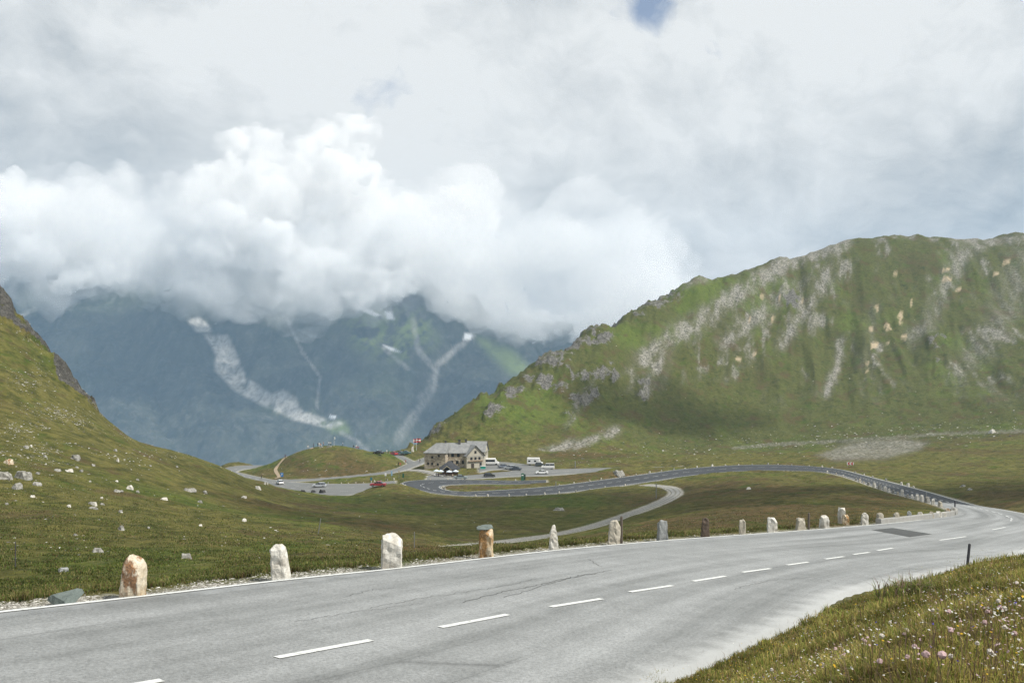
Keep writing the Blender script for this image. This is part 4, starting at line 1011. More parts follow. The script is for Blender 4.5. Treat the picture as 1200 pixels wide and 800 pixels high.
for k, (u, v, w_, h_) in enumerate([(44, 555, 6, 3), (67, 551, 11, 3), (81, 552, 12, 3), (95, 552, 6, 3), (109, 546, 7, 3), (38, 582, 6, 3), (138, 576, 15, 2.5), (161, 576.5, 5, 3), (192, 585, 10, 3), (234, 588, 9, 3), (240, 577.5, 6, 4), (286, 583, 7, 3),
       (106, 590, 7, 3.5), (109, 596, 13, 3), (81, 594, 5, 4), (120, 591.5, 8, 3), (141, 600, 7, 3.5), (119, 584, 4.5, 3), (90, 548, 5, 2.5), (161, 562, 5, 2.5), (137, 564, 4, 2.5), (8, 591, 5, 3), (30, 525, 8, 4), (36, 523, 4, 3), (52, 535, 5, 3), (135, 528, 6, 3),
       (138, 541, 3.5, 6), (207, 547, 4, 2), (176, 546, 4, 2), (235, 616, 6, 2.5), (88, 627, 6, 2.5), (174, 619, 4, 3)]):
    boulder(u, v, w_ * .85, h_ * .8, ('pale', 'pale', 'white')[k % 3], 'small pale rock lying among many others in the grass of the left hillside', 400 + k, group=BL, name='boulder')
for k, (u, v, w_, h_, lb) in enumerate([(378, 577.5, 8, 4.5, 'large dark boulder at the near edge of the pass road'), (367.5, 577, 7, 3, 'middle-sized dark boulder beside the large dark one at the road edge'), (355, 575.8, 6, 2, 'low dark rock at the pass road edge, farthest from the large dark boulder')]): boulder(u, v, w_, h_, 'dark', lb, 470 + k)
for k, u in enumerate((310.5, 313.3)): boulder(u, 567.5, 2.0, 3.4, 'white', 'upright white bollard stone, one of a pair by the pass road', 480 + k, cat='bollard stone', name='bollard_stone', group='pair of white bollard stones')

# ------------------------------------------------------------------ posts, stakes, signs
M_wood = paint('weathered_wood', (.17, .14, .115), .9, var=.7, scale=9); M_post = paint('dark_post', (.075, .072, .085), .75, var=.5, scale=7); M_steel = paint('galvanised_steel', (.32, .33, .33), .45, metal=.6)
def stake(u, v0, v1, wpx, mat, label, lean=0.0, d=None, p=None, name='wooden_stake', cat='stake', group=None):
    if p is None: p = G.hit(u, v1) if d is None else np.array([(u - 600) / F * d, d, -(v1 - 430) / F * d])
    k = p[1] / F; h_ = (v1 - v0) * k; r0 = max(wpx * k / 2, .012); b = MB()
    b.tube((0, 0, -.3), (lean * h_, 0, h_ * .97), r0 * 1.05, r0 * .95, 7); b.tube((lean * h_, 0, h_ * .97), (lean * h_ * 1.02, 0, h_), r0 * .95, r0 * .5, 7)
    o = b.build(name, mat); o.location = tuple(p); return tag(o, label, cat, group)
stake(728.3, 604.5, 634.5, 3.2, M_wood, 'tall weathered wooden stake right behind a pale guard stone', .0, d=pd(728, 636.5) + .25)
stake(947.5, 600.5, 618, 2.6, M_wood, 'thin dark wooden stake beside the low jagged guard stone', .02, d=pd(948, 618.5))
dp_ = stake(1132, 636.5, 669, 3.2, M_post, 'dark delineator post leaning at the grassy near edge of the road', .13, d=33, name='delineator_post', cat='road post')
stake(1119, 586, 597.5, 1.6, M_post, 'thin snow pole standing on the corner of the bend', 0, d=104, name='snow_pole', cat='snow pole')
stake(1085.5, 576.5, 583, 1.4, M_steel, 'short grey snow pole on the inner verge just after the row of stones begins', 0, d=138, name='snow_pole', cat='snow pole')
for (u, v0, v1, lb) in [(18, 634, 665, 'thin dark pole in the grass by the left picture edge'), (372, 607, 626, 'bent pale pole in the hollow beyond the second guard stone'), (485.5, 623, 643, 'thin pole with a small head near the broad square stone'),
                        (769, 566, 584, 'thin pole in the meadow beside the upper end of the gravel track'), (651.5, 564.5, 571.5, 'slim grey pole on the far verge of the dark road'), (674, 540, 548, 'slim pale pole on the plateau beyond the parking road')]:
    stake(u, v0, v1, 1.1, M_post if u < 100 else M_steel, lb, .2 if u == 372 else 0, name='snow_pole', cat='snow pole', d=(None if u != 485.5 else 55))
def board_sign(name, u, v_base, h_, bw, bh, mats, label, cat='sign', posts=1, rz=0.0, detail=None):
    p = G.hit(u, v_base); r = empty(name, tuple(p), rz)
    for k in range(posts):
        x_ = 0 if posts == 1 else (-bw * .4 + k * bw * .8); b = MB(); b.tube((x_, 0.06, -.2), (x_, 0.06, h_), .05, .05, 8); b.build('post', M_steel, r)
    b = MB(); b.box((0, 0, h_ - bh / 2), (bw, .05, bh)); b.build('board', mats[0], r, bevel=.01)
    if detail: detail(r, h_ - bh / 2)
    return tag(r, label, cat)
M_blue = paint('sign_blue', (.03, .20, .55), .4); M_green = paint('sign_green', (.02, .10, .055), .5); M_wpaint = paint('white_paint', (.78, .78, .76), .45); M_red = paint('red_paint', (.55, .04, .035), .4); M_black = paint('black_rubber', (.02, .02, .02), .8)
def letter_P(r, z):
    b = MB(); b.box((-.18, -.03, z), (.11, .012, .85)); b.box((.02, -.03, z + .37), (.3, .012, .11)); b.box((.02, -.03, z + .03), (.3, .012, .11)); b.box((.17, -.031, z + .2), (.11, .012, .3)); b.build('lettering', M_wpaint, r)
board_sign('parking_sign', 330.3, 560.2, 2.1, 1.05, 1.5, [M_blue], 'blue and white sign at the foot of the knoll path', detail=letter_P)
def gdet(r, z):
    b = MB(); b.box((0, -.03, z + .55), (.6, .01, .3)); b.build('notice', M_wpaint, r)
board_sign('information_board', 612.3, 564.6, 2.9, .95, 2.4, [M_green], 'tall dark green board standing between parking road and hairpin arm, one of two', posts=2, detail=gdet, rz=.35)
board_sign('information_board', 615.0, 564.2, 2.5, .6, 2.0, [M_green], 'narrower green board right beside the tall green board', posts=1, rz=-.7)
board_sign('roadside_sign', 451.8, 565.0, 3.2, .6, 1.0, [M_wpaint], 'pale sign post with small board near the red car', posts=1)
board_sign('roadside_sign', 459.0, 561.8, 2.9, .5, 1.6, [paint('pale_blue_sign', (.25, .42, .55), .5)], 'blue-grey narrow banner sign near the red car', posts=1)
board_sign('roadside_sign', 467.5, 561.5, 3.0, .35, .9, [paint('tan_sign', (.42, .33, .2), .6)], 'tan signpost at the end of the pass road', posts=1)
board_sign('roadside_sign', 472.5, 563.5, 2.6, .55, 1.4, [M_green], 'short dark green sign just before the hairpin', posts=1)
board_sign('roadside_sign', 435.0, 566.8, 2.2, .7, 1.0, [paint('teal_sign', (.03, .16, .2), .5)], 'small dark teal sign on the grass strip behind the red car', posts=1)
def chev(r, z):
    b = MB()
    for k in (-.5, .5):
        b.add([(k + .0, -.035, z - .44), (k - .38, -.035, z), (k + .0, -.035, z + .44), (k + .5, -.035, z + .44), (k + .12, -.035, z), (k + .5, -.035, z - .44)], [(0, 5, 4, 1), (1, 4, 3, 2)])
    b.build('chevrons', M_red, r)
board_sign('chevron_sign', 996.5, 546.5, 1.5, 2.1, .95, [M_wpaint], 'red and white chevron board beyond the dark road curve', posts=2, detail=chev, rz=-.15)

# ------------------------------------------------------------------ cars
M_glass = paint('car_glass', (.015, .02, .025), .08, spec=.8, var=0); M_tyre = paint('tyre_rubber', (.02, .02, .02), .9); M_rim = paint('wheel_rim', (.35, .35, .36), .35, metal=.7)
M_lamp = paint('headlight_glass', (.7, .7, .68), .15); M_tail = paint('tail_light', (.4, .02, .02), .2)
def extrude_profile(b, prof, W_, tuck=.88, mi=0, zt=None):
    """side profile (x,z) extruded across y, the top narrower"""
    zmax = max(z for x, z in prof); zmid = zt if zt is not None else min(z for x, z in prof); n = len(prof); vs = []
    for s_ in (-1, 1):
        for (x, z) in prof:
            k = 1 - (1 - tuck) * max(0, (z - zmid)) / max(zmax - zmid, 1e-3); vs.append((x, s_ * W_ / 2 * k, z))
    fs = [(i, (i + 1) % n, n + (i + 1) % n, n + i) for i in range(n)] + [tuple(range(n - 1, -1, -1)), tuple(range(n, 2 * n))]
    b.add(vs, fs, mi)
KINDS = {
 'hatchback': dict(L=4.1, W=1.75, body=[(-2.05, .3), (2.0, .3), (2.05, .62), (1.9, .82), (1.15, .95), (-1.95, .98), (-2.05, .75)], cab=[(1.15, .94), (.45, 1.40), (.1, 1.47), (-1.45, 1.44), (-1.95, .97)], roof=(-.62, 1.465, 1.6)),
 'saloon': dict(L=4.5, W=1.78, body=[(-2.25, .3), (2.2, .3), (2.25, .6), (2.1, .80), (1.2, .92), (-1.55, .95), (-2.2, .90), (-2.25, .7)], cab=[(1.2, .91), (.45, 1.36), (0, 1.43), (-.9, 1.40), (-1.55, .94)], roof=(-.3, 1.425, 1.15)),
 'estate': dict(L=4.6, W=1.8, body=[(-2.3, .32), (2.25, .32), (2.3, .65), (2.1, .85), (1.25, .98), (-2.2, 1.02), (-2.3, .8)], cab=[(1.25, .97), (.55, 1.45), (.1, 1.52), (-1.85, 1.50), (-2.2, 1.01)], roof=(-.85, 1.52, 1.9)),
 'van': dict(L=5.0, W=1.9, body=[(-2.5, .35), (2.45, .35), (2.5, .75), (2.3, 1.05), (1.75, 1.2), (-2.45, 1.25), (-2.5, .8)], cab=[(1.75, 1.19), (1.05, 1.85), (.8, 1.95), (-2.4, 1.95), (-2.45, 1.24)], roof=(-.8, 1.96, 3.1)),
}
def make_car(kind, color, label, cat='car', name='parked_car', rough_=.3):
    K = KINDS[kind]; L_, W_ = K['L'], K['W']; r = empty(name); M_ = paint('car_paint', color, rough_, spec=.6, var=.04)
    b = MB(); extrude_profile(b, K['body'], W_, .93, 0, .6); b.build('body', M_, r, bevel=.05)
    b = MB(); extrude_profile(b, K['cab'], W_ * .94, .82); b.build('window', M_glass, r, bevel=.03)
    cx_, zt, ln = K['roof']; b = MB(); b.box((cx_, 0, zt + .012), (ln, W_ * .76, .05)); 
    for s_ in (-1, 1):
        for px_ in (K['cab'][1][0] - .1, (K['cab'][1][0] + K['cab'][-2][0]) / 2, K['cab'][-2][0] + .08): b.tube((px_ - .02, s_ * W_ * .47, K['cab'][0][1]), (px_ - .05, s_ * W_ * .385, zt), .035, .035, 5)
    b.build('roof', M_, r, bevel=.02)
    for sx in (1, -1):
        for sy in (1, -1):
            w0 = MB(); c = (sx * L_ * .315, sy * W_ * .44); w0.tube((c[0], c[1] - .1, .31), (c[0], c[1] + .1, .31), .31, .31, 16); wo_ = w0.build('wheel', M_tyre, r)
            w1 = MB(); w1.tube((c[0], c[1] + sy * .085, .31), (c[0], c[1] + sy * .115, .31), .19, .17, 12); w1.build('rim', M_rim, wo_)
    for sy in (1, -1):
        b = MB(); b.box((L_ * .478, sy * W_ * .36, .68), (.12, .32, .14)); b.build('headlight', M_lamp, r)
        b = MB(); b.box((-L_ * .484, sy * W_ * .38, .78), (.1, .24, .18)); b.build('tail_light', M_tail, r)
    return tag(r, label, cat, None)
def put(o, u, v, head, dz_=.03):
    p = G.hit(u, v); o.location = (p[0], p[1], p[2] + .13 + dz_); o.rotation_euler = (0, 0, R(head)); return o
put(make_car('saloon', (.30, .035, .045), 'red car with an open top driving on the pass road', name='driving_car'), 443, 570.3, 176)
put(make_car('estate', (.45, .47, .50), 'silver estate car on the pass road behind the dark boulders', name='driving_car'), 374, 571.0, 178)
put(make_car('hatchback', (.75, .75, .74), 'small white car seen end-on at the foot of the knoll', name='driving_car'), 328, 567.3, 120)
put(make_car('hatchback', (.03, .033, .035), 'black hatchback driving on the road in front of the inn', name='driving_car'), 573.5, 559.2, 3)
put(make_car('saloon', (.74, .75, .75), 'white saloon on the plateau road below the camper van', name='driving_car'), 635, 555.6, 182)
put(make_car('saloon', (.20, .24, .24), 'low grey-green car beside the parasols, half behind the verge', name='driving_car'), 540, 561.6, 0)
put(make_car('saloon', (.10, .12, .15), 'dark car, first of the three parked close together on the car park', name='parked_car'), 590.5, 548.3, 25)
put(make_car('estate', (.50, .53, .56), 'silver car in the middle of the three parked close together', name='parked_car'), 597.5, 550.2, 160)
put(make_car('saloon', (.06, .075, .10), 'dark blue car, last of the three parked close together on the car park', name='parked_car'), 604, 551.3, 165)
put(make_car('estate', (.035, .045, .06), 'dark estate car parked by the end wall of the inn', name='parked_car'), 557, 547.6, 10)
put(make_car('hatchback', (.04, .05, .045), 'dark car parked just in front of the camper van', name='parked_car'), 633, 546.6, 5)
put(make_car('van', (.72, .72, .70), 'white people carrier parked beside the dark car by the camper van', cat='van', name='parked_van'), 642, 549.4, 178)
put(make_car('saloon', (.02, .02, .025), 'black car on the viewpoint car park beside the people in black', name='parked_car'), 443.5, 532.0, 160)
put(make_car('hatchback', (.40, .03, .03), 'red car parked on the viewpoint car park', name='parked_car'), 461.5, 533.2, 130)
put(make_car('saloon', (.10, .13, .17), 'grey-blue car, first of two side by side at the viewpoint car park', name='parked_car'), 470.3, 532.4, 0)
put(make_car('saloon', (.05, .12, .12), 'teal car, second of two side by side at the viewpoint car park', name='parked_car'), 475.8, 532.2, 0)
# camper van and coach
def box_vehicle(name, L_, W_, H_, label, cat, cab_over=True, stripe=None):
    r = empty(name); b = MB(); M_ = M_wpaint
    b.box((-.5, 0, .55 + (H_ - .55) / 2), (L_ - 1.5, W_, H_ - .55)); b.build('body', M_, r, bevel=.12)
    b = MB(); extrude_profile(b, [(L_ / 2 - 1.3, .45), (L_ / 2, .45), (L_ / 2 + .05, 1.05), (L_ / 2 - .55, 1.35), (L_ / 2 - 1.05, 2.05), (L_ / 2 - 1.3, 2.1)], W_ * .92, .86); b.build('cab', M_, r, bevel=.04)
    b = MB(); b.add([(L_ / 2 - .52, -.8, 1.40), (L_ / 2 - .52, .8, 1.40), (L_ / 2 - 1.0, .75, 2.0), (L_ / 2 - 1.0, -.75, 2.0)], [(0, 1, 2, 3)]); b.build('windscreen', M_glass, r)
    n_ = 2 if L_ < 8 else 6
    for s_ in (-1, 1):
        for k in range(n_):
            b = MB(); x_ = -L_ / 2 + 1.2 + k * (L_ - 3.0) / max(n_ - .5, 1); b.box((x_, s_ * W_ / 2, 1.75), (.9 if n_ == 2 else 1.25, .03, .6 if n_ == 2 else .85)); b.build('window', M_glass, r)
    for sx in (L_ * .36, -L_ * .28):
        for sy in (1, -1):
            w0 = MB(); w0.tube((sx, sy * W_ * .42 - .12, .38), (sx, sy * W_ * .42 + .12, .38), .38, .38, 16); w0.build('wheel', M_tyre, r)
    return tag(r, label, cat)
cv = box_vehicle('camper_van', 6.4, 2.25, 2.95, 'white box-shaped camper van, the tallest vehicle on the car park', 'camper van'); put(cv, 626.5, 545.4, 355)
co_ = box_vehicle('coach', 8.2, 2.4, 2.6, 'white coach parked beyond the end wall of the inn', 'coach'); put(co_, 572.5, 545.0, 4)

# ------------------------------------------------------------------ the inn
def mat_masonry():
    t = NT('tan_masonry'); p = t.obj(); v = t.n('TexVoronoi', i_Vector=t.mapping(p, (1, 1, 1.7)), i_Scale=1.5, i_Randomness=.9); e = t.n('TexVoronoi', i_Vector=t.mapping(p, (1, 1, 1.7)), i_Scale=1.5, i_Randomness=.9, feature='DISTANCE_TO_EDGE')
    s_ = t.n('SeparateColor', i_0=v.outputs['Color']); n = t.noise(p, .35, 5, .6)
    c = t.ramp(s_.outputs[0], [(0, (.22, .18, .14)), (.35, (.38, .32, .24)), (.7, (.48, .42, .33)), (1, (.58, .53, .44))]); c = t.mix(t.ramp(n, [(.4, .35), (.65, 0)]), c, (.24, .18, .12))
    c = t.mix(t.ramp(e.outputs['Distance'], [(0, .5), (.05, 0)]), c, (.42, .38, .31)); return t.bsdf(c, .95, t.bump(e.outputs['Distance'], .5, .05))
M_wall = mat_masonry(); M_plaster = paint('cream_plaster', (.50, .465, .38), .9, var=.3, scale=1.0)
def mat_roof(name, a, b_):
    t = NT(name); p = t.obj(); wv_ = t.n('TexWave', i_Vector=t.mapping(p, (1.6, 1.6, 2.4)), i_Scale=.9, i_Distortion=1.5); n = t.noise(p, .8, 6, .65)
    c = t.mix(t.ramp(n, [(.35, 0), (.65, 1)]), a, b_); c = t.mix(t.math('MULTIPLY', wv_.outputs[0], .25), c, tuple(x * .6 for x in a)); return t.bsdf(c, .7, t.bump(wv_.outputs[0], .3, .05), spec=.3)
M_roof = mat_roof('grey_shingles', (.20, .205, .205), (.31, .31, .30)); M_roofd = mat_roof('charcoal_shingles', (.035, .037, .042), (.06, .062, .068)); M_frame = paint('dark_timber', (.06, .045, .035), .8); M_wing = paint('window_pane', (.02, .025, .03), .12, spec=.7, var=0)
inn = tag(empty('mountain_inn', (0, 340, -38.8)), 'two-storey tan stone inn with grey shingle roofs and several wings on the plateau', 'inn')
def wing(cx, cy, rz, L_, W_, H_, RH, hipL=0.0, hipR=0.0, z0=-1.5, mat=M_wall, over=.45, ridge='x'):
    """walls and roof of one wing, the ridge along its local x"""
    Mx = Matrix.Translation((cx, cy, 0)) @ Matrix.Rotation(rz, 4, 'Z'); l, w_ = L_ / 2, W_ / 2; b = MB()
    vs = [(-l, -w_, z0), (l, -w_, z0), (l, w_, z0), (-l, w_, z0), (-l, -w_, H_), (l, -w_, H_), (l, w_, H_), (-l, w_, H_), (-l, 0, H_ + (RH if hipL == 0 else 0)), (l, 0, H_ + (RH if hipR == 0 else 0))]
    b.add(vs, [(0, 1, 5, 4), (2, 3, 7, 6), (1, 2, 6, 9, 5), (3, 0, 4, 8, 7)], 0, Mx); b.build('wall', mat, inn)
    k = over; zz = H_ - RH * k / w_ * .9; b = MB(); lo, wo2 = l + k, w_ + k
    for th in (0.0, -.22):
        z_e = zz + th; z_r = H_ + RH + .12 + th
        o_ = [(-lo, -wo2, z_e), (lo, -wo2, z_e), (lo, wo2, z_e), (-lo, wo2, z_e), (-lo + hipL, 0, z_r), (lo - hipR, 0, z_r)]
        fs = [(0, 1, 5, 4), (2, 3, 4, 5), (1, 2, 5), (3, 0, 4)]
        if th == 0 or True: b.add(o_, fs if th == 0 else [tuple(reversed(f)) for f in fs[:2]], 0, Mx)
    n0_ = len(b.v) - 12
    for a_, c_ in ((0, 1), (1, 2), (2, 3), (3, 0)): b.f.append((n0_ + a_, n0_ + 6 + a_, n0_ + 6 + c_, n0_ + c_)); b.mi.append(0)
    if hipL == 0 or hipR == 0:
        b.f = [f for f in b.f if not (len(f) == 3)] if (hipL == 0 and hipR == 0) else b.f; b.mi = [0] * len(b.f)
    b.build('roof', M_roof, inn); return Mx, l, w_
def windows(Mx, face, l, w_, spots, sz=(.85, 1.1)):
    for (a, z) in spots:
        if face == 'front': c, s_ = (a, -w_ - .02, z), (sz[0], .08, sz[1]); f_ = (sz[0] + .22, .05, sz[1] + .22)
        elif face == 'right': c, s_ = (l + .02, a, z), (.08, sz[0], sz[1]); f_ = (.05, sz[0] + .22, sz[1] + .22)
        else: c, s_ = (-l - .02, a, z), (.08, sz[0], sz[1]); f_ = (.05, sz[0] + .22, sz[1] + .22)
        b = MB(); b.box(c, f_, M=Mx); fr = b.build('window', M_frame, inn); b = MB(); b.box(c, s_, M=Mx); b.build('pane', M_wing, fr)
def ux(u, d=338): return (u - 600) / F * d
# left wing, turned a little, hipped end
m1 = wing(ux(512.5), 0.2, R(-12), 8.2, 8.0, 6.6, 3.0, hipL=4.0, hipR=0.01); windows(m1[0], 'front', m1[1], m1[2], [(-1.0, 4.6), (1.6, 5.2), (1.2, 2.0), (-2.6, 2.2), (-1.0, 2.2)], (.6, .7))
m2 = wing(ux(535), 3.4, R(3), 12.5, 8.0, 6.3, 3.1, hipL=0.01, hipR=0.01); windows(m2[0], 'front', m2[1], m2[2], [(-3.8, 5.1), (-1.8, 5.1), (.4, 5.1), (-4.0, 2.4), (-2.0, 2.4), (0, 2.4), (2.2, 2.4)])
m3 = wing(ux(549.8), 3.6, R(-62), 10.0, 7.4, 5.2, 3.6, mat=M_plaster); windows(m3[0], 'right', m3[1], m3[2], [(-1.7, 3.9), (1.7, 3.9), (0, 3.9), (0, 6.3), (2.2, 1.6)], (.7, .8))
b = MB(); b.box((m3[1] + .03, -1.2, .9), (.08, 1.2, 2.2), M=m3[0]); b.build('door', M_frame, inn); b = MB(); b.box((m3[1] + .25, 0, 2.9), (.5, 6.2, .18), M=m3[0]); b.box((m3[1] + .45, 0, 3.35), (.06, 6.2, .08), M=m3[0]); b.build('balcony', paint('weathered_timber', (.22, .13, .07), .85), inn)
m4 = wing(ux(557.5), 9.0, R(-8), 7.4, 9.0, 6.3, 3.3, mat=M_plaster); windows(m4[0], 'front', m4[1], m4[2], [(1.2, 4.9), (2.8, 4.9), (2.0, 2.2)]); windows(m4[0], 'right', m4[1], m4[2], [(-2, 4.9), (1.5, 4.9), (-1, 2.0)])
for (x_, y_, z_, s_) in ((ux(537.5), 3.0, 9.9, .9), (ux(545), 4.4, 9.9, .8), (ux(521), 3.0, 9.4, .7)):
    b = MB(); b.box((x_, y_, z_), (s_, s_ * .8, 1.5)); ch = b.build('chimney', paint('chimney_stone', (.12, .11, .10), .9), inn); b = MB(); b.box((x_, y_, z_ + .82), (s_ * 1.35, s_ * 1.15, .12)); b.build('chimney_cap', M_black, ch)
b = MB(); b.box((ux(560.8), 4.2, 4.2), (1.6, .08, 2.0)); b.build('banner', paint('blue_banner', (.08, .19, .42), .6), inn)
b = MB(); b.add([(ux(556), 3.9, 2.6), (ux(563), 3.9, 2.6), (ux(563), 2.2, 2.1), (ux(556), 2.2, 2.1)], [(0, 1, 2, 3), (3, 2, 1, 0)]); b.build('awning', paint('orange_awning', (.55, .24, .05), .7), inn)
# pavilion with parasols
pav = empty('pavilion', (ux(527, 318), 318, G.z(ux(527, 318), 318)), R(8)); tag(pav, 'small pavilion with a charcoal pyramid roof and cream gabled porch in front of the inn', 'pavilion')
b = MB(); b.box((0, 0, 1.3), (5.4, 4.6, 2.6)); b.build('wall', paint('brown_timber', (.13, .075, .045), .8), pav)
b = MB(); b.add([(-3.7, -3.2, 2.3), (3.7, -3.2, 2.3), (3.7, 3.2, 2.3), (-3.7, 3.2, 2.3), (-.35, 0, 5.1), (.35, 0, 5.1)], [(0, 1, 5, 4), (1, 2, 5), (2, 3, 4, 5), (3, 0, 4), (3, 2, 1, 0)]); b.build('roof', M_roofd, pav)
b = MB(); b.add([(-3.0, -4.4, 2.15), (-1.3, -4.4, 3.55), (.4, -4.4, 2.15), (-3.0, -1.6, 2.15), (-1.3, -1.6, 3.55), (.4, -1.6, 2.15)], [(0, 1, 4, 3), (1, 2, 5, 4)]); b.build('porch_roof', M_roofd, pav)
b = MB()
for a_, c_ in (((-3.05, 2.05), (-1.3, 3.55)), ((-1.3, 3.55), (.45, 2.05))): b.add([(a_[0], -4.42, a_[1]), (c_[0], -4.42, c_[1]), (c_[0], -4.42, c_[1] + .28), (a_[0], -4.42, a_[1] + .28)], [(0, 1, 2, 3), (3, 2, 1, 0)])
b.build('bargeboard', paint('cream_board', (.62, .55, .40), .7), pav)
for x_ in (-2.8, .2): b = MB(); b.tube((x_, -4.2, -.3), (x_, -4.2, 2.3), .1, .1, 6); b.build('porch_post', M_frame, pav)
M_para = paint('parasol_cloth', (.62, .70, .76), .8); M_leg = paint('dark_metal', (.05, .05, .055), .5)
for (u, d_, lb) in ((511.5, 311, 'pale blue parasol at the path end of the terrace'), (516.5, 309, 'pale blue parasol next to the porch of the pavilion'), (526.5, 307.5, 'pale blue parasol in the middle, right before the porch'), (534, 309, 'pale blue parasol at the car end of the terrace')):
    x_ = ux(u, d_); r = tag(empty('parasol', (x_, d_, G.z(x_, d_))), lb, 'parasol', 'parasols on the pavilion terrace')
    b = MB(); b.tube((0, 0, 0), (0, 0, 2.5), .03, .03, 6); b.build('pole', M_leg, r)
    b = MB(); b.lathe([(1.15, 1.85), (1.15, 1.92), (.6, 2.2), (.03, 2.45)], n=8); b.build('canopy', M_para, r)
    tb = tag(empty('terrace_table', (x_ + .5, d_ - .7, G.z(x_ + .5, d_ - .7))), 'small dark table under the ' + lb, 'table', 'terrace tables'); b = MB(); b.box((0, 0, .73), (1.1, .8, .05)); b.build('tabletop', M_frame, tb)
    for sx in (-.45, .45):
        for sy in (-.3, .3): b = MB(); b.tube((sx, sy, 0), (sx, sy, .72), .03, .03, 5); b.build('leg', M_leg, tb)
gb = empty('counter_stall', tuple(G.hit(566, 549.5)), .1); tag(gb, 'small turquoise green stall by the end wall of the inn', 'stall'); b = MB(); b.box((0, 0, .55), (1.9, .9, 1.1)); b.build('counter', paint('turquoise_panel', (.03, .30, .22), .6), gb); b = MB(); b.box((0, 0, 1.18), (2.1, 1.1, .06)); b.build('tabletop', M_wpaint, gb)

# flags and monument at the viewpoint
def flagpole(u, v, h_, label, flag_mats, fw=1.6, fh=1.1, rz=0.0):
    p = G.hit(u, v); r = tag(empty('flagpole', tuple(p), rz), label, 'flagpole'); b = MB(); b.tube((0, 0, -.3), (0, 0, h_), .06, .04, 6); b.build('pole', M_wpaint, r)
    b = MB(); n_ = 6
    for s_, (m0, m1_) in enumerate(((0, 1 / 3), (1 / 3, 2 / 3), (2 / 3, 1))):
        vs = []
        for k in range(n_ + 1):
            x_ = .05 + fw * k / n_; y_ = .18 * math.sin(k * 1.3); sag = -.12 * k / n_
            vs += [(x_, y_, h_ - .1 - fh * m0 + sag), (x_, y_, h_ - .1 - fh * m1_ + sag)]
        b.add(vs, [(2 * k, 2 * k + 1, 2 * k + 3, 2 * k + 2) for k in range(n_)], s_)
    b.build('flag', flag_mats, r); return r
flagpole(484.5, 527, 5.0, 'flagpole with red and white striped flag, first of two before the rocky spur', [M_red, M_wpaint, M_red], 1.9, 1.5)
flagpole(488, 527.5, 5.4, 'flagpole with red and white striped flag, second of two before the rocky spur', [M_red, M_wpaint, M_red], 1.9, 1.5)
fk = flagpole(391.5, 522.5, 3.9, 'slim pole with a small white pennant on top of the knoll', [M_wpaint, M_wpaint, M_wpaint], .35, .9)
mo = link('stone_monument', stone_mesh('stone_monument', 1.3, 1.1, 2.4, 611, cuts=8, taper=.4), MS['white']); p = G.hit(483.5, 529); mo.location = (p[0], p[1], p[2] - .2); tag(mo, 'white pointed stone monument on the meadow before the rocky spur', 'monument')

# knoll path and low walls
def drape(name, pts, w_, mat, lift=.06):
    q = [G.hit(u, v) for u, v in pts]; q = spline(q, [8] * (len(q) - 1)); b = MB(); vs = []
    for i, p in enumerate(q):
        t_ = q[min(i + 1, len(q) - 1)] - q[max(i - 1, 0)]; t_[2] = 0; t_ = t_ / (np.linalg.norm(t_) + 1e-9); n_ = np.array([-t_[1], t_[0]]) * w_ / 2
        for s_ in (1, 0, -1): x_, y_ = p[0] + n_[0] * s_, p[1] + n_[1] * s_; vs.append((x_, y_, G.z(x_, y_) + lift))
    b.add(vs, [(3 * i + k, 3 * i + k + 1, 3 * i + k + 4, 3 * i + k + 3) for i in range(len(q) - 1) for k in (0, 1)])
    return tag(b.build(name, mat), kind='structure')
M_earth = paint('trodden_earth', (.40, .31, .21), .95, var=.5, scale=.6)
drape('knoll_path', [(322, 561), (326.5, 559.5), (326.5, 557.5), (324, 553.5), (323, 549.5), (326, 545), (331, 539.5), (335, 536), (340, 533.3), (346.5, 531), (357, 526.8), (366, 525.8)], 1.3, M_earth, .10)
for k, (u, v, L_, lb) in enumerate([(386, 523.8, 3.0, 'low pale stone wall under the people on the knoll top'), (376.5, 524.5, 2.0, 'short crumbling pale wall on the knoll top')]):
    p = G.hit(u, v); o = link('low_wall', stone_mesh('low_wall', L_, .5, .6, 620 + k, cuts=5, taper=.95), MS['pale']); o.location = tuple(p - np.array([0, 0, .15])); tag(o, lb, 'wall')

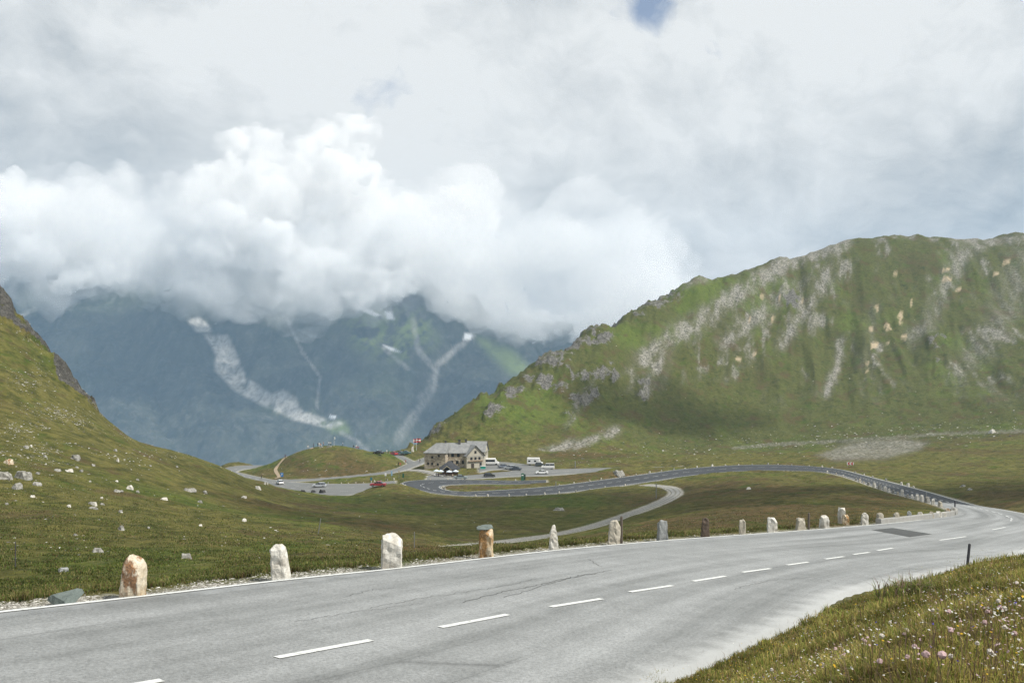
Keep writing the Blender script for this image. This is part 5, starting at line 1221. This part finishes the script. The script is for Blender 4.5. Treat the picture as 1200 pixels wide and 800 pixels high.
# ------------------------------------------------------------------ people
def person_mesh(pose, seed):
    """one skinned body about 1.72 m tall; pose: 'stand', 'walk' or 'sit'"""
    s_ = .17 if pose == 'walk' else .02; J = {}
    hz = .52 if pose == 'sit' else .92
    V_ = [('pelvis', (0, 0, hz), .15), ('waist', (0, 0, hz + .16), .125), ('chest', (0, -.01, hz + .38), .155), ('neck', (0, -.01, hz + .56), .055), ('head0', (0, -.02, hz + .64), .085), ('head1', (0, -.02, hz + .78), .075)]
    E_ = [('pelvis', 'waist'), ('waist', 'chest'), ('chest', 'neck'), ('neck', 'head0'), ('head0', 'head1')]
    for n_, s2 in (('l', -1), ('r', 1)):
        k = s2 * (1 if pose == 'walk' else .3)
        if pose == 'sit': leg = [('hip', (.1 * s2, -.02, hz - .02), .095), ('knee', (.12 * s2, -.45, hz - .02), .062), ('ankle', (.12 * s2, -.48, .09), .042), ('toe', (.12 * s2, -.62, .03), .035)]
        else: leg = [('hip', (.1 * s2, 0, .84), .095), ('knee', (.11 * s2, -s_ * k * .8 - .02, .48), .062), ('ankle', (.11 * s2, -s_ * k * .9 + .03, .09), .042), ('toe', (.12 * s2, -s_ * k - .12, .03), .035)]
        arm = [('shoulder', (.19 * s2, 0, hz + .47), .06), ('elbow', (.25 * s2, .04 + s_ * k * .6, hz + .2), .045), ('wrist', (.25 * s2, -.06 + s_ * k, hz - .03), .03), ('hand', (.25 * s2, -.08 + s_ * k, hz - .12), .033)]
        V_ += [(a + n_, b, c) for a, b, c in leg + arm]
        E_ += [('pelvis', 'hip' + n_), ('hip' + n_, 'knee' + n_), ('knee' + n_, 'ankle' + n_), ('ankle' + n_, 'toe' + n_), ('chest', 'shoulder' + n_), ('shoulder' + n_, 'elbow' + n_), ('elbow' + n_, 'wrist' + n_), ('wrist' + n_, 'hand' + n_)]
    ix_ = {v[0]: i for i, v in enumerate(V_)}; me = bpy.data.meshes.new('person'); me.from_pydata([v[1] for v in V_], [(ix_[a], ix_[b]) for a, b in E_], []); me.update()
    o = bpy.data.objects.new('tmp', me); COL.objects.link(o); o.modifiers.new('skin', 'SKIN'); 
    for i, v in enumerate(V_): me.skin_vertices[0].data[i].radius = (v[2], v[2] * (.8 if v[0] in ('chest', 'waist', 'pelvis') else 1)); me.skin_vertices[0].data[i].use_root = (i == 0)
    sb = o.modifiers.new('sub', 'SUBSURF'); sb.levels = 1; sb.render_levels = 1
    ev = o.evaluated_get(bpy.context.evaluated_depsgraph_get()); m2_ = bpy.data.meshes.new_from_object(ev); bpy.data.objects.remove(o)
    mi = []
    for f in m2_.polygons:
        c = f.center; z_ = c.z
        mi.append(1 if (hz + .02 < z_ < hz + .56 and not (abs(c.x) > .2 and z_ < hz + .15)) else (2 if (z_ <= hz + .02 and abs(c.x) < .2) else 0))
    return m2_, mi, hz
M_skin = paint('skin', (.45, .28, .20), .6); CL = {}
def cloth(c):
    if c not in CL: CL[c] = paint('clothing', c, .85)
    return CL[c]
protos = {k: person_mesh(k, 1) for k in ('stand', 'walk', 'sit')}
def person(u, v, pose, top, legs, hair, label, rz=0.0, group=None, p=None, lift=0.0):
    m_, mi, hz = protos[pose]; me = m_.copy(); me.materials.clear()
    for q in (M_skin, cloth(top), cloth(legs)): me.materials.append(q)
    me.polygons.foreach_set('material_index', mi); me.polygons.foreach_set('use_smooth', [True] * len(me.polygons))
    o = link('person', me); p = G.hit(u, v) if p is None else p; o.location = (p[0], p[1], p[2] + lift); o.rotation_euler = (0, 0, rz)
    b = MB(); b.lathe([(.098, -.02), (.102, .05), (.085, .11), (.04, .145), (.0, .15)], (0, .0, hz + .72), 10); b.build('hair', cloth(hair), o, smooth=True)
    return tag(o, label, 'person', group)
wt_, bk, rd = (.72, .72, .70), (.025, .025, .03), (.45, .05, .04); hd = (.05, .035, .025)
for (u, pose, top, legs, lb, rz) in [(360.8, 'stand', wt_, (.3, .3, .3), 'person in white alone at the left end of the knoll top', .3), (367.5, 'stand', (.05, .07, .1), bk, 'person in dark clothes between two lone figures on the knoll', 1),
      (370.6, 'sit', (.10, .45, .50), (.1, .2, .3), 'person in a turquoise top sitting on the knoll', 2), (372.6, 'stand', bk, bk, 'person in black close behind one in white on the knoll', 3), (374.0, 'stand', wt_, wt_, 'person dressed all in white in the knoll group', .5),
      (375.8, 'sit', (.5, .2, .1), wt_, 'person in orange sitting at the feet of the one in white', 1), (379.0, 'stand', (.55, .16, .08), (.1, .05, .05), 'person in an orange-red top standing on the knoll', 2), (385.4, 'stand', wt_, (.12, .06, .05), 'person in a white top and dark trousers, first of a pair by the pennant pole', 0),
      (387.6, 'stand', wt_, (.1, .1, .1), 'person in a white top and dark trousers, second of a pair by the pennant pole', 1), (401.6, 'stand', (.6, .66, .75), bk, 'person in a pale blue top alone on the far side of the pennant pole', 2),
      (414.2, 'sit', bk, bk, 'person in black sitting low on the shoulder of the knoll', 0), (417.3, 'stand', wt_, rd, 'person in white top and red trousers on the shoulder of the knoll', 1), (419.5, 'sit', rd, bk, 'person in dark red sitting on the shoulder of the knoll', 1)]:
    x0 = u; c_ = VF[:, int(round((u - U0) / (U1 - U0) * (NU - 1)))]; dcol = DD[:, 0]; mm_ = np.where((dcol > 350) & (dcol < 390))[0]; k_ = mm_[np.argmin(c_[mm_])]; d_ = dcol[k_] - .8
    x_ = (u - 600) / F * d_; person(u, 0, pose, top, legs, hd, lb, rz, 'visitors on the knoll', p=np.array([x_, d_, G.z(x_, d_)]))
person(334.3, 537, 'walk', (.06, .03, .08), bk, hd, 'person in dark clothes walking up the knoll path', .4)
person(306.5, 561.3, 'stand', (.05, .06, .04), bk, hd, 'person in dark clothes standing at the roadside left of the knoll', .4)
person(490.6, 542.6, 'walk', wt_, (.25, .25, .3), hd, 'person in white walking on the lane toward the inn', -.6); person(492.0, 542.4, 'walk', bk, bk, hd, 'person in black walking on the lane beside one in white', -.6)
person(475.2, 543.2, 'stand', (.35, .12, .10), (.2, .1, .1), hd, 'person in dull red standing by the lane junction', .5); person(467.0, 545.8, 'stand', bk, bk, hd, 'person in black by the lower lane edge', .5); person(469.0, 545.6, 'sit', rd, (.2, .1, .1), hd, 'person in red crouching by the lower lane edge', .5)
person(442.5, 530.6, 'stand', (.35, .5, .6), bk, hd, 'person in pale blue beside the black car at the viewpoint', .5); person(455.3, 531.5, 'stand', (.05, .16, .10), (.03, .08, .06), hd, 'person in dark green at the viewpoint car park', .5); person(453.2, 531.4, 'stand', wt_, (.3, .3, .3), hd, 'person in white next to one in dark green', .5)
for k, (u, d_, c_, lb) in enumerate([(509, 309.5, wt_, 'guest in white under the parasols by the path'), (513.8, 308, bk, 'guest in black between the two parasols by the path'), (520.5, 307, (.3, .3, .33), 'guest in grey by the porch'), (523.5, 306.5, bk, 'guest in black by the porch'), (530.5, 306.5, (.5, .4, .3), 'guest in beige between the parasols'), (536.5, 307.5, bk, 'guest in black at the car end of the terrace')]):
    x_ = ux(u, d_); person(0, 0, 'stand' if k % 2 else 'sit', c_, bk, hd, lb, k, 'guests on the pavilion terrace', p=np.array([x_, d_, G.z(x_, d_)]))

# ------------------------------------------------------------------ grass, flowers and loose stones
dlog = (L1 - L0) / (NL - 1)
DV = np.abs(np.gradient(VF, axis=0)); onroad = (RD < .5) & ~bank_real
def sample(mask, n, rng, power=0.0):
    wgt = (DV * VIS * mask * ~onroad * (VF < 830) * (UU > -60) * (UU < 1260)) * DD ** power
    cdf = np.cumsum(wgt.ravel()); r = rng.random(n) * cdf[-1]; idx = np.searchsorted(cdf, r); i, j = np.unravel_index(np.minimum(idx, X.size - 1), X.shape)
    i = np.clip(i, 1, NL - 2); j = np.clip(j, 1, NU - 2); a = rng.random(n) - .5; b = rng.random(n) - .5
    l = ll[i] + a * dlog; u = uu[j] + b * (U1 - U0) / (NU - 1); d = np.exp(l); x = (u - 600) / F * d
    fi = (l - L0) / dlog; fj = (u - U0) / (U1 - U0) * (NU - 1); i0 = np.floor(fi).astype(int); j0 = np.floor(fj).astype(int); fi = fi - i0; fj = fj - j0
    z = (Z[i0, j0] * (1 - fj) + Z[i0, j0 + 1] * fj) * (1 - fi) + (Z[i0 + 1, j0] * (1 - fj) + Z[i0 + 1, j0 + 1] * fj) * fi
    return np.stack([x, d, z], -1), i, j
def blades(name, pos, h_, w_, lean, rng, mat, tint):
    n = len(pos); az = rng.random(n) * 2 * np.pi; la = rng.random(n) * 2 * np.pi; le = np.abs(rng.normal(0, lean, n)) + .05
    side = np.stack([np.cos(az), np.sin(az), np.zeros(n)], -1) * (w_ / 2)[:, None]; ld = np.stack([np.cos(la), np.sin(la), np.zeros(n)], -1)
    up = np.array([0, 0, 1.0]); p0 = pos - up * .02
    p1 = pos + up * (h_ * .55)[:, None] + ld * (h_ * le * .35)[:, None]; p2 = pos + up * (h_ * (1 - .35 * np.minimum(le, 1)))[:, None] + ld * (h_ * le)[:, None]
    vs = np.stack([p0 - side, p0 + side, p1 - side * .8, p1 + side * .8, p2 - side * .12, p2 + side * .12], 1).reshape(-1, 3)
    k = np.arange(n)[:, None] * 6; f = np.concatenate([k + np.array([[0, 1, 3, 2]]), k + np.array([[2, 3, 5, 4]])], 0)
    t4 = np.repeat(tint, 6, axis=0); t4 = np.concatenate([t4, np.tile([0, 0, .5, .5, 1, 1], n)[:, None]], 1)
    me = np_mesh(name, vs, f, True, {'tint': t4}); return tag(link(name, me, mat), kind='stuff')
def mat_blades():
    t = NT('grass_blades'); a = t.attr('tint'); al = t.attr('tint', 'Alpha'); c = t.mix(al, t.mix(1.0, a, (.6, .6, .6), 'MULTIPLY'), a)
    b = t.n('BsdfPrincipled'); t.set(b.inputs['Base Color'], c); b.inputs['Roughness'].default_value = .7; b.inputs['Specular IOR Level'].default_value = .15
    tr = t.n('BsdfTranslucent'); t.set(tr.inputs[0], c); mx = t.n('MixShader', i_0=.3); t.set(mx.inputs[1], b.outputs[0]); t.set(mx.inputs[2], tr.outputs[0]); t.t.links.new(mx.outputs[0], t.out.inputs[0]); return t.m
M_blade = mat_blades()
pal = np.array([[.10, .14, .03], [.14, .165, .04], [.19, .185, .06], [.27, .235, .10], [.19, .125, .065], [.07, .10, .025]])
def tints(n, rng, probs, pos=None):
    c = pal[rng.choice(len(pal), n, p=probs)] * rng.uniform(.75, 1.25, (n, 1)); 
    if pos is not None:
        m_ = sstep(-.2, .4, fbm(pos[:, 0] / .9, pos[:, 1] / .9, 7, 4))[:, None]; c = c * (.72 + .5 * m_)
    return c
rng = np.random.default_rng(11)
bank = bank_real & (DD < 46)
pos, i, j = sample(bank, 120000, rng)
tuft = sstep(.05, .45, fbm(pos[:, 0] / .55, pos[:, 1] / .55, 19, 3)); hh = (.035 + .04 * rng.random(len(pos)) + .09 * tuft) * rng.uniform(.6, 1.2, len(pos)) * (.75 + .25 * np.clip(pos[:, 1] / 12, 0, 1.5))
blades('bank_grass', pos, hh, .0035 + .0009 * pos[:, 1] * .55, .45, rng, M_blade, tints(len(pos), rng, [.17, .24, .27, .20, .08, .04], pos) * np.array([[2.1, 1.9, 1.75]]))
# dry seed stalks
pos, i, j = sample(bank, 1500, rng)
blades('seed_stalks', pos, .10 + .12 * rng.random(len(pos)), .0018 + .0004 * pos[:, 1], .35, rng, M_blade, np.array([[.24, .17, .11]]) * rng.uniform(.6, 1.3, (len(pos), 1)))
vg = (RD < 3.2) & (DD < 75) & ~bank_side & (X < 40)
pos, i, j = sample(vg & (RD > 1.25), 26000, rng)
tuft = sstep(-.1, .35, fbm(pos[:, 0] / .8, pos[:, 1] / .8, 29, 3)); keep = rng.random(len(pos)) < tuft + .08; pos = pos[keep]; tuft = tuft[keep]
blades('verge_grass', pos, (.07 + .13 * rng.random(len(pos))) * (.5 + .7 * tuft), .004 + .0006 * pos[:, 1], .4, rng, M_blade, tints(len(pos), rng, [.15, .2, .22, .18, .2, .05], pos))
hill = ~bank_side & (RD > 1.4) & (DD < 110)
pos, i, j = sample(hill, 130000, rng); keep = rng.random(len(pos)) < sstep(-.45, .25, fbm(pos[:, 0] / 1.6, pos[:, 1] / 1.6, 39, 4)) * (.25 + .75 * sstep(85, 18, pos[:, 1])) * sstep(110, 70, pos[:, 1]); pos = pos[keep]; ht = attr[i[keep], j[keep], 2][:, None]
tc = tints(len(pos), rng, [.34, .26, .16, .06, .06, .12], pos) * (1 - .55 * ht) + tints(len(pos), rng, [.05, .1, .25, .15, .4, .05], pos) * .6 * ht
blades('meadow_grass', pos, (.04 + .07 * rng.random(len(pos))) * (.8 + np.minimum(pos[:, 1], 90) / 90), .006 + .0006 * pos[:, 1], .9, rng, M_blade, tc * 1.1)
# tiny flowers on the bank
def petals(name, pos, h_, r0, colr, rng, label=None):
    n = len(pos); c = pos + np.array([0, 0, 1.0]) * h_[:, None]; vs = []; m_ = 5
    ang = rng.random(n) * 6.28; tilt = rng.normal(0, .35, (n, 2))
    ring = []
    for k in range(m_):
        a = ang + 2 * np.pi * k / m_; dx, dy = np.cos(a) * r0, np.sin(a) * r0; ring.append(c + np.stack([dx, dy, dx * tilt[:, 0] + dy * tilt[:, 1] + .15 * r0], -1))
    top = c + np.stack([0 * r0, 0 * r0, r0 * .5], -1)
    vs = np.stack(ring + [top], 1).reshape(-1, 3); k = np.arange(n)[:, None] * (m_ + 1)
    f = np.concatenate([k + np.array([[q, (q + 1) % m_, m_]]) for q in range(m_)], 0)
    me = np_mesh(name, vs, f, False, {'tint': np.concatenate([np.repeat(colr, m_ + 1, 0), np.ones((n * (m_ + 1), 1))], 1)}); return tag(link(name, me, M_blade), kind='stuff')
pos, i, j = sample(bank, 3000, rng, 0); cl_ = fbm(pos[:, 0] / 1.1, pos[:, 1] / 1.1, 49, 3); e = RD[i, j]
pal2 = np.array([[.75, .73, .66], [.72, .45, .03], [.62, .45, .47], [.10, .08, .45]])
pr = np.stack([np.full(len(pos), .40), 1.6 * sstep(4.5, .5, e) + .05, np.full(len(pos), .22), np.full(len(pos), .035)], -1); pr /= pr.sum(1, keepdims=True)
ch_ = (pr.cumsum(1) > rng.random((len(pos), 1))).argmax(1); keep = (rng.random(len(pos)) < sstep(-.35, .3, cl_) + .15)
pos, ch_ = pos[keep], ch_[keep]; petals('meadow_flowers', pos, .06 + .10 * rng.random(len(pos)), (.0028 + .0028 * rng.random(len(pos))) * (1 + pos[:, 1] * .03), pal2[ch_] * rng.uniform(.75, 1.1, (len(pos), 1)), rng)
# clover heads one can count
M_clover = paint('clover_pink', (.60, .42, .42), .8, var=.5, scale=40); M_cloverw = paint('clover_white', (.68, .62, .55), .8, var=.5, scale=40); M_stem = paint('flower_stem', (.07, .10, .03), .8)
def clover(p, mat, s_, seed):
    r = empty('clover_flower', tuple(p), seed); h_ = .11 + .05 * ((seed * 7) % 1)
    b = MB(); b.tube((0, 0, 0), (.012, 0, h_), .0018, .0014, 5); b.build('stem', M_stem, r)
    bm = bmesh.new(); bmesh.ops.create_icosphere(bm, subdivisions=2, radius=.0135 * s_)
    for v_ in bm.verts: v_.co *= 1 + .22 * float(_h(np.array([int(v_.co.x * 9e3)]), np.array([int(v_.co.z * 9e3)]), 3)[0]); v_.co.z *= .95; v_.co += Vector((.012, 0, h_ + .008 * s_))
    me = bpy.data.meshes.new('flower_head'); bm.to_mesh(me); bm.free(); link('flower_head', me, mat, r); return r
cprot = [clover((0, 0, 0), M_clover, 1.0, .3), clover((0, 0, 0), M_cloverw, .95, .6), clover((0, 0, 0), M_clover, 1.25, .9)]
cpos = [(1033, 790, 2), (1060, 751, 1), (1113, 730, 0), (1010, 760, 0), (1016, 762, 0), (1034, 760, 1), (1065, 782, 0), (1084, 790, 2), (1101, 796, 2), (1173, 722, 0), (1176, 718, 1), (1188, 714, 1), (1160, 728, 0), (1182, 728, 1), (951, 792, 1), (962, 789, 1), (985, 785, 0), (1000, 735, 0), (1005, 736, 0), (1061, 753, 0), (1178, 750, 1), (1118, 755, 0), (1142, 768, 1),
        (1073, 776, 0), (905, 793, 1), (1120, 785, 1), (1150, 745, 0), (1195, 690, 1), (1140, 712, 0), (1092, 722, 1), (1170, 700, 1), (1045, 735, 1), (980, 768, 0), (935, 770, 1), (1190, 760, 0), (1165, 785, 1)]
for k, (u, v, t_) in enumerate(cpos):
    p = G.hit(u, v + 12, 1.5, 30); o = cprot[t_] if k in (0, 1, 2) and False else None
    r = cprot[t_].copy(); COL.objects.link(r)
    for c in cprot[t_].children: q = c.copy(); COL.objects.link(q); q.parent = r
    r.location = (p[0], p[1], p[2]); r.rotation_euler = (random.uniform(-.2, .2), random.uniform(-.2, .2), k * 1.7); s_ = .62 + .26 * ((k * .37) % 1); r.scale = (s_, s_, s_)
    tag(r, ('pinkish round clover head on a thin stem among the bank grass', 'creamy white clover head on a thin stem among the bank grass', 'large pink clover head close to the camera on the grassy bank')[t_], 'clover', 'clover flowers on the grassy bank')
for c in cprot:
    for q in list(c.children): bpy.data.objects.remove(q)
    bpy.data.objects.remove(c)
# the tall reddish clump by the road
p = G.hit(1070, 700); r = tag(empty('grass_clump', tuple(p)), 'bushy clump of tall grass with reddish seed heads at the near road edge', 'grass clump')
n = 700; a = rng.random(n) * 6.28; rad = np.minimum(np.abs(rng.normal(0, .25, n)), .5); pz = np.stack([np.cos(a) * rad * 1.0 + .1, np.sin(a) * rad * .5, 0 * a], -1)
o1 = blades('tuft', pz, .12 + .14 * rng.random(n), np.full(n, .010), .6, rng, M_blade, tints(n, rng, [.4, .3, .2, .1, 0, 0]) * 1.7); o1.parent = r
n = 170; a = rng.random(n) * 6.28; rad = np.minimum(np.abs(rng.normal(0, .22, n)), .4); pz = np.stack([np.cos(a) * rad * 1.1, np.sin(a) * rad * .5, 0 * a], -1)
o2 = blades('seed_heads', pz, .16 + .16 * rng.random(n), np.full(n, .007), .9, rng, M_blade, np.array([[.36, .24, .21]]) * rng.uniform(.6, 1.4, (n, 1))); o2.parent = r
# loose stones
ICO = None
def pebbles(name, pos, size, rng, mat, flat=.6):
    bm = bmesh.new(); bmesh.ops.create_icosphere(bm, subdivisions=1, radius=.5); bv = np.array([v.co[:] for v in bm.verts]); bf = np.array([[v.index for v in f.verts] for f in bm.faces]); bm.free()
    n = len(pos); m_ = len(bv); jit = rng.uniform(.6, 1.15, (n, m_, 1)); sc_ = np.stack([rng.uniform(.7, 1.6, n), rng.uniform(.7, 1.3, n), rng.uniform(.4, 1.0, n) * flat], -1)[:, None]
    a = rng.random(n) * 6.28; v_ = bv[None] * jit * sc_ * size[:, None, None]; x_ = v_[..., 0] * np.cos(a)[:, None] - v_[..., 1] * np.sin(a)[:, None]; y_ = v_[..., 0] * np.sin(a)[:, None] + v_[..., 1] * np.cos(a)[:, None]
    v_ = np.stack([x_, y_, v_[..., 2]], -1) + pos[:, None]; f = (bf[None] + (np.arange(n) * m_)[:, None, None]).reshape(-1, 3)
    br = np.repeat(rng.random(n), m_); me = np_mesh(name, v_.reshape(-1, 3), f, False, {'br': br}); return tag(link(name, me, mat), kind='stuff')
def mat_pebble():
    t = NT('loose_stone'); a = t.attr('br', 'Fac'); n = t.noise(t.pos(), 9, 5, .6); c = t.ramp(a, [(0, (.12, .11, .095)), (.35, (.28, .265, .235)), (.7, (.45, .435, .39)), (1, (.66, .64, .59))]); return t.bsdf(t.mix(t.ramp(n, [(.35, .4), (.55, 0)]), c, (.12, .11, .09)), .95, spec=.2)
M_peb = mat_pebble()
pos, i, j = sample((RD < 2.3) & (RD > .2) & (DD < 100) & ~bank_side, 22000, rng, .3) if False else sample((RD < 2.3) & (RD > .5) & (DD < 100) & ~bank_side, 22000, rng, .3); keep = rng.random(len(pos)) < sstep(2.2, .7, RD[i, j]) * sstep(-.4, .2, fbm(pos[:, 0] / 1.2, pos[:, 1] / 1.2, 59, 3)) + .03
pos = pos[keep]; pebbles('verge_gravel', pos, (.012 + .05 * rng.random(len(pos)) ** 3) * (1 + pos[:, 1] / 60), rng, M_peb)
m_ = np.clip(stony, 0, 1) * (X < 0) + .02 * (X < 0) * (Y > 30) * (Y < 260)
pos, i, j = sample(m_ * (RD > 2) * sstep(-.2, .4, fbm(X / 5, Y / 7, 211, 4)), 4200, rng); pebbles('scattered_stones', pos, (.06 + .32 * rng.random(len(pos)) ** 5) * (.35 + pos[:, 1] / 170), rng, M_peb, .45)
m_ = (Y > 330) * (X > 0) * np.exp(-((VF - np.interp(UU, [600, 800, 950, 1200], [532, 527, 517, 498])) / 12) ** 2) * sstep(600, 900, UU) + .02 * right_mt
pos, i, j = sample(m_, 1500, rng); pebbles('scree_boulders', pos, .3 + 1.1 * rng.random(len(pos)) ** 4, rng, M_peb)
m_ = (Y > 290) * (UU > 560) * (UU < 760) * (VF > 525) * (VF < 545) + (Y > 290) * (UU > 300) * (UU < 470) * (VF > 535) * .4
pos, i, j = sample(m_ * (RD > 2), 260, rng); pebbles('plateau_stones', pos, .2 + .6 * rng.random(len(pos)) ** 3, rng, M_peb)



# ------------------------------------------------------------------ camera, light
cam = bpy.data.cameras.new('camera'); camo = bpy.data.objects.new('camera', cam); COL.objects.link(camo)
camo.location = (0, 0, 0); camo.rotation_euler = (R(90), 0, 0)
cam.sensor_width = 36; cam.lens = 36 * F / 1200; cam.shift_y = 30 / 1200; cam.clip_start = 0.1; cam.clip_end = 60000
sc.camera = camo
SUN_EL, SUN_AZ = 52, 112      # azimuth clockwise from the viewing direction (north = +Y)
sun = bpy.data.lights.new('sun', 'SUN'); suno = bpy.data.objects.new('sun', sun); COL.objects.link(suno)
sun.energy = 4.9; sun.angle = R(0.6); sun.color = (1.0, 0.955, 0.88)
sd_ = Vector((math.sin(R(SUN_AZ)) * math.cos(R(SUN_EL)), math.cos(R(SUN_AZ)) * math.cos(R(SUN_EL)), math.sin(R(SUN_EL))))
suno.rotation_euler = sd_.to_track_quat('Z', 'Y').to_euler()
wd = bpy.data.worlds.new('World'); sc.world = wd; wd.use_nodes = True
wt = wd.node_tree; wt.nodes.clear()
wo = wt.nodes.new('ShaderNodeOutputWorld'); bg = wt.nodes.new('ShaderNodeBackground'); sky = wt.nodes.new('ShaderNodeTexSky')
sky.sky_type = 'NISHITA'; sky.sun_disc = False; sky.sun_elevation = R(SUN_EL); sky.sun_rotation = R(SUN_AZ); sky.altitude = 2400
wt.links.new(sky.outputs[0], bg.inputs[0]); bg.inputs[1].default_value = 0.1
wt.links.new(bg.outputs[0], wo.inputs[0])

# ------------------------------------------------------------------ cloud cover on the sky
class WN(NT):
    def __init__(s, t): s.t = t
w = WN(wt)
dirv = w.n('TexCoord').outputs['Generated']
def sdir(u, v):
    q = Vector(((u - 600) / F, 1, (430 - v) / F)).normalized(); return tuple(q)
warp = w.noise(dirv, 2.2, 5, .6, out=1)
wv = w.n('VectorMath', operation='MULTIPLY_ADD', i_0=warp, i_1=(0.22, 0.22, 0.22)); w.set(wv.inputs[2], dirv)
wv = wv.outputs[0]
def cn(vec): return w.noise(w.mapping(vec, (1, 1, 1.5)), 3.2, 12, .60)
n0 = w.math('ADD', w.math('MULTIPLY', cn(wv), .45), w.math('MULTIPLY', w.noise(wv, 1.7, 8, .55), .55))
off = w.n('VectorMath', operation='ADD', i_0=wv, i_1=(0.035, -0.01, 0.05)).outputs[0]
relief = w.math('SUBTRACT', cn(wv), cn(off))
def blob(u, v, r, a):
    dn = w.n('VectorMath', operation='DISTANCE', i_0=wv, i_1=tuple(np.array(sdir(u, v)) + np.array((.11, .11, .11))))
    q = w.math('DIVIDE', dn.outputs['Value'], r / F)
    return w.math('MULTIPLY', w.math('EXPONENT', w.math('MULTIPLY', w.math('MULTIPLY', q, q), -1.0)), a)
def total(lst):
    acc = None
    for b_ in lst:
        q = blob(*b_); acc = q if acc is None else w.math('ADD', acc, q)
    return acc
bright = total(CLOUD_LIGHT)
L = w.math('ADD', w.math('ADD', w.math('MULTIPLY', w.math('SUBTRACT', n0, .5), 2.1), w.math('MULTIPLY', relief, 1.7)), w.math('ADD', bright, .62))
ccol = w.ramp(L, [(0.0, (0.24, 0.28, 0.31)), (0.30, (0.40, 0.44, 0.47)), (0.60, (0.575, 0.60, 0.61)), (1.0, (0.79, 0.805, 0.80))])
hole = total(CLOUD_HOLES)
hm = w.ramp(w.math('ADD', hole, w.math('MULTIPLY', w.math('SUBTRACT', w.noise(wv, 11.0, 10, .62), .5), 1.6)), [(0.36, 0), (0.80, 1)])
skyb = w.mix(1.0, sky.outputs[0], (0.12, 0.12, 0.12), 'MULTIPLY')
final = w.mix(w.math('MULTIPLY', hm, .8), ccol, skyb)
w.set(bg.inputs[0], final); bg.inputs[1].default_value = 1.0

sc.view_settings.view_transform = 'Standard'; sc.view_settings.look = 'None'; sc.view_settings.gamma = 1; sc.view_settings.exposure = 0.12
sc.view_settings.use_curve_mapping = False
sc.cycles.use_denoising = True; sc.cycles.denoising_prefilter = 'FAST'
sc.cycles.max_bounces = 8; sc.cycles.diffuse_bounces = 2; sc.cycles.transparent_max_bounces = 12; sc.cycles.volume_bounces = 5

sc.cycles.volume_step_rate = 0.12; sc.cycles.volume_max_steps = 256
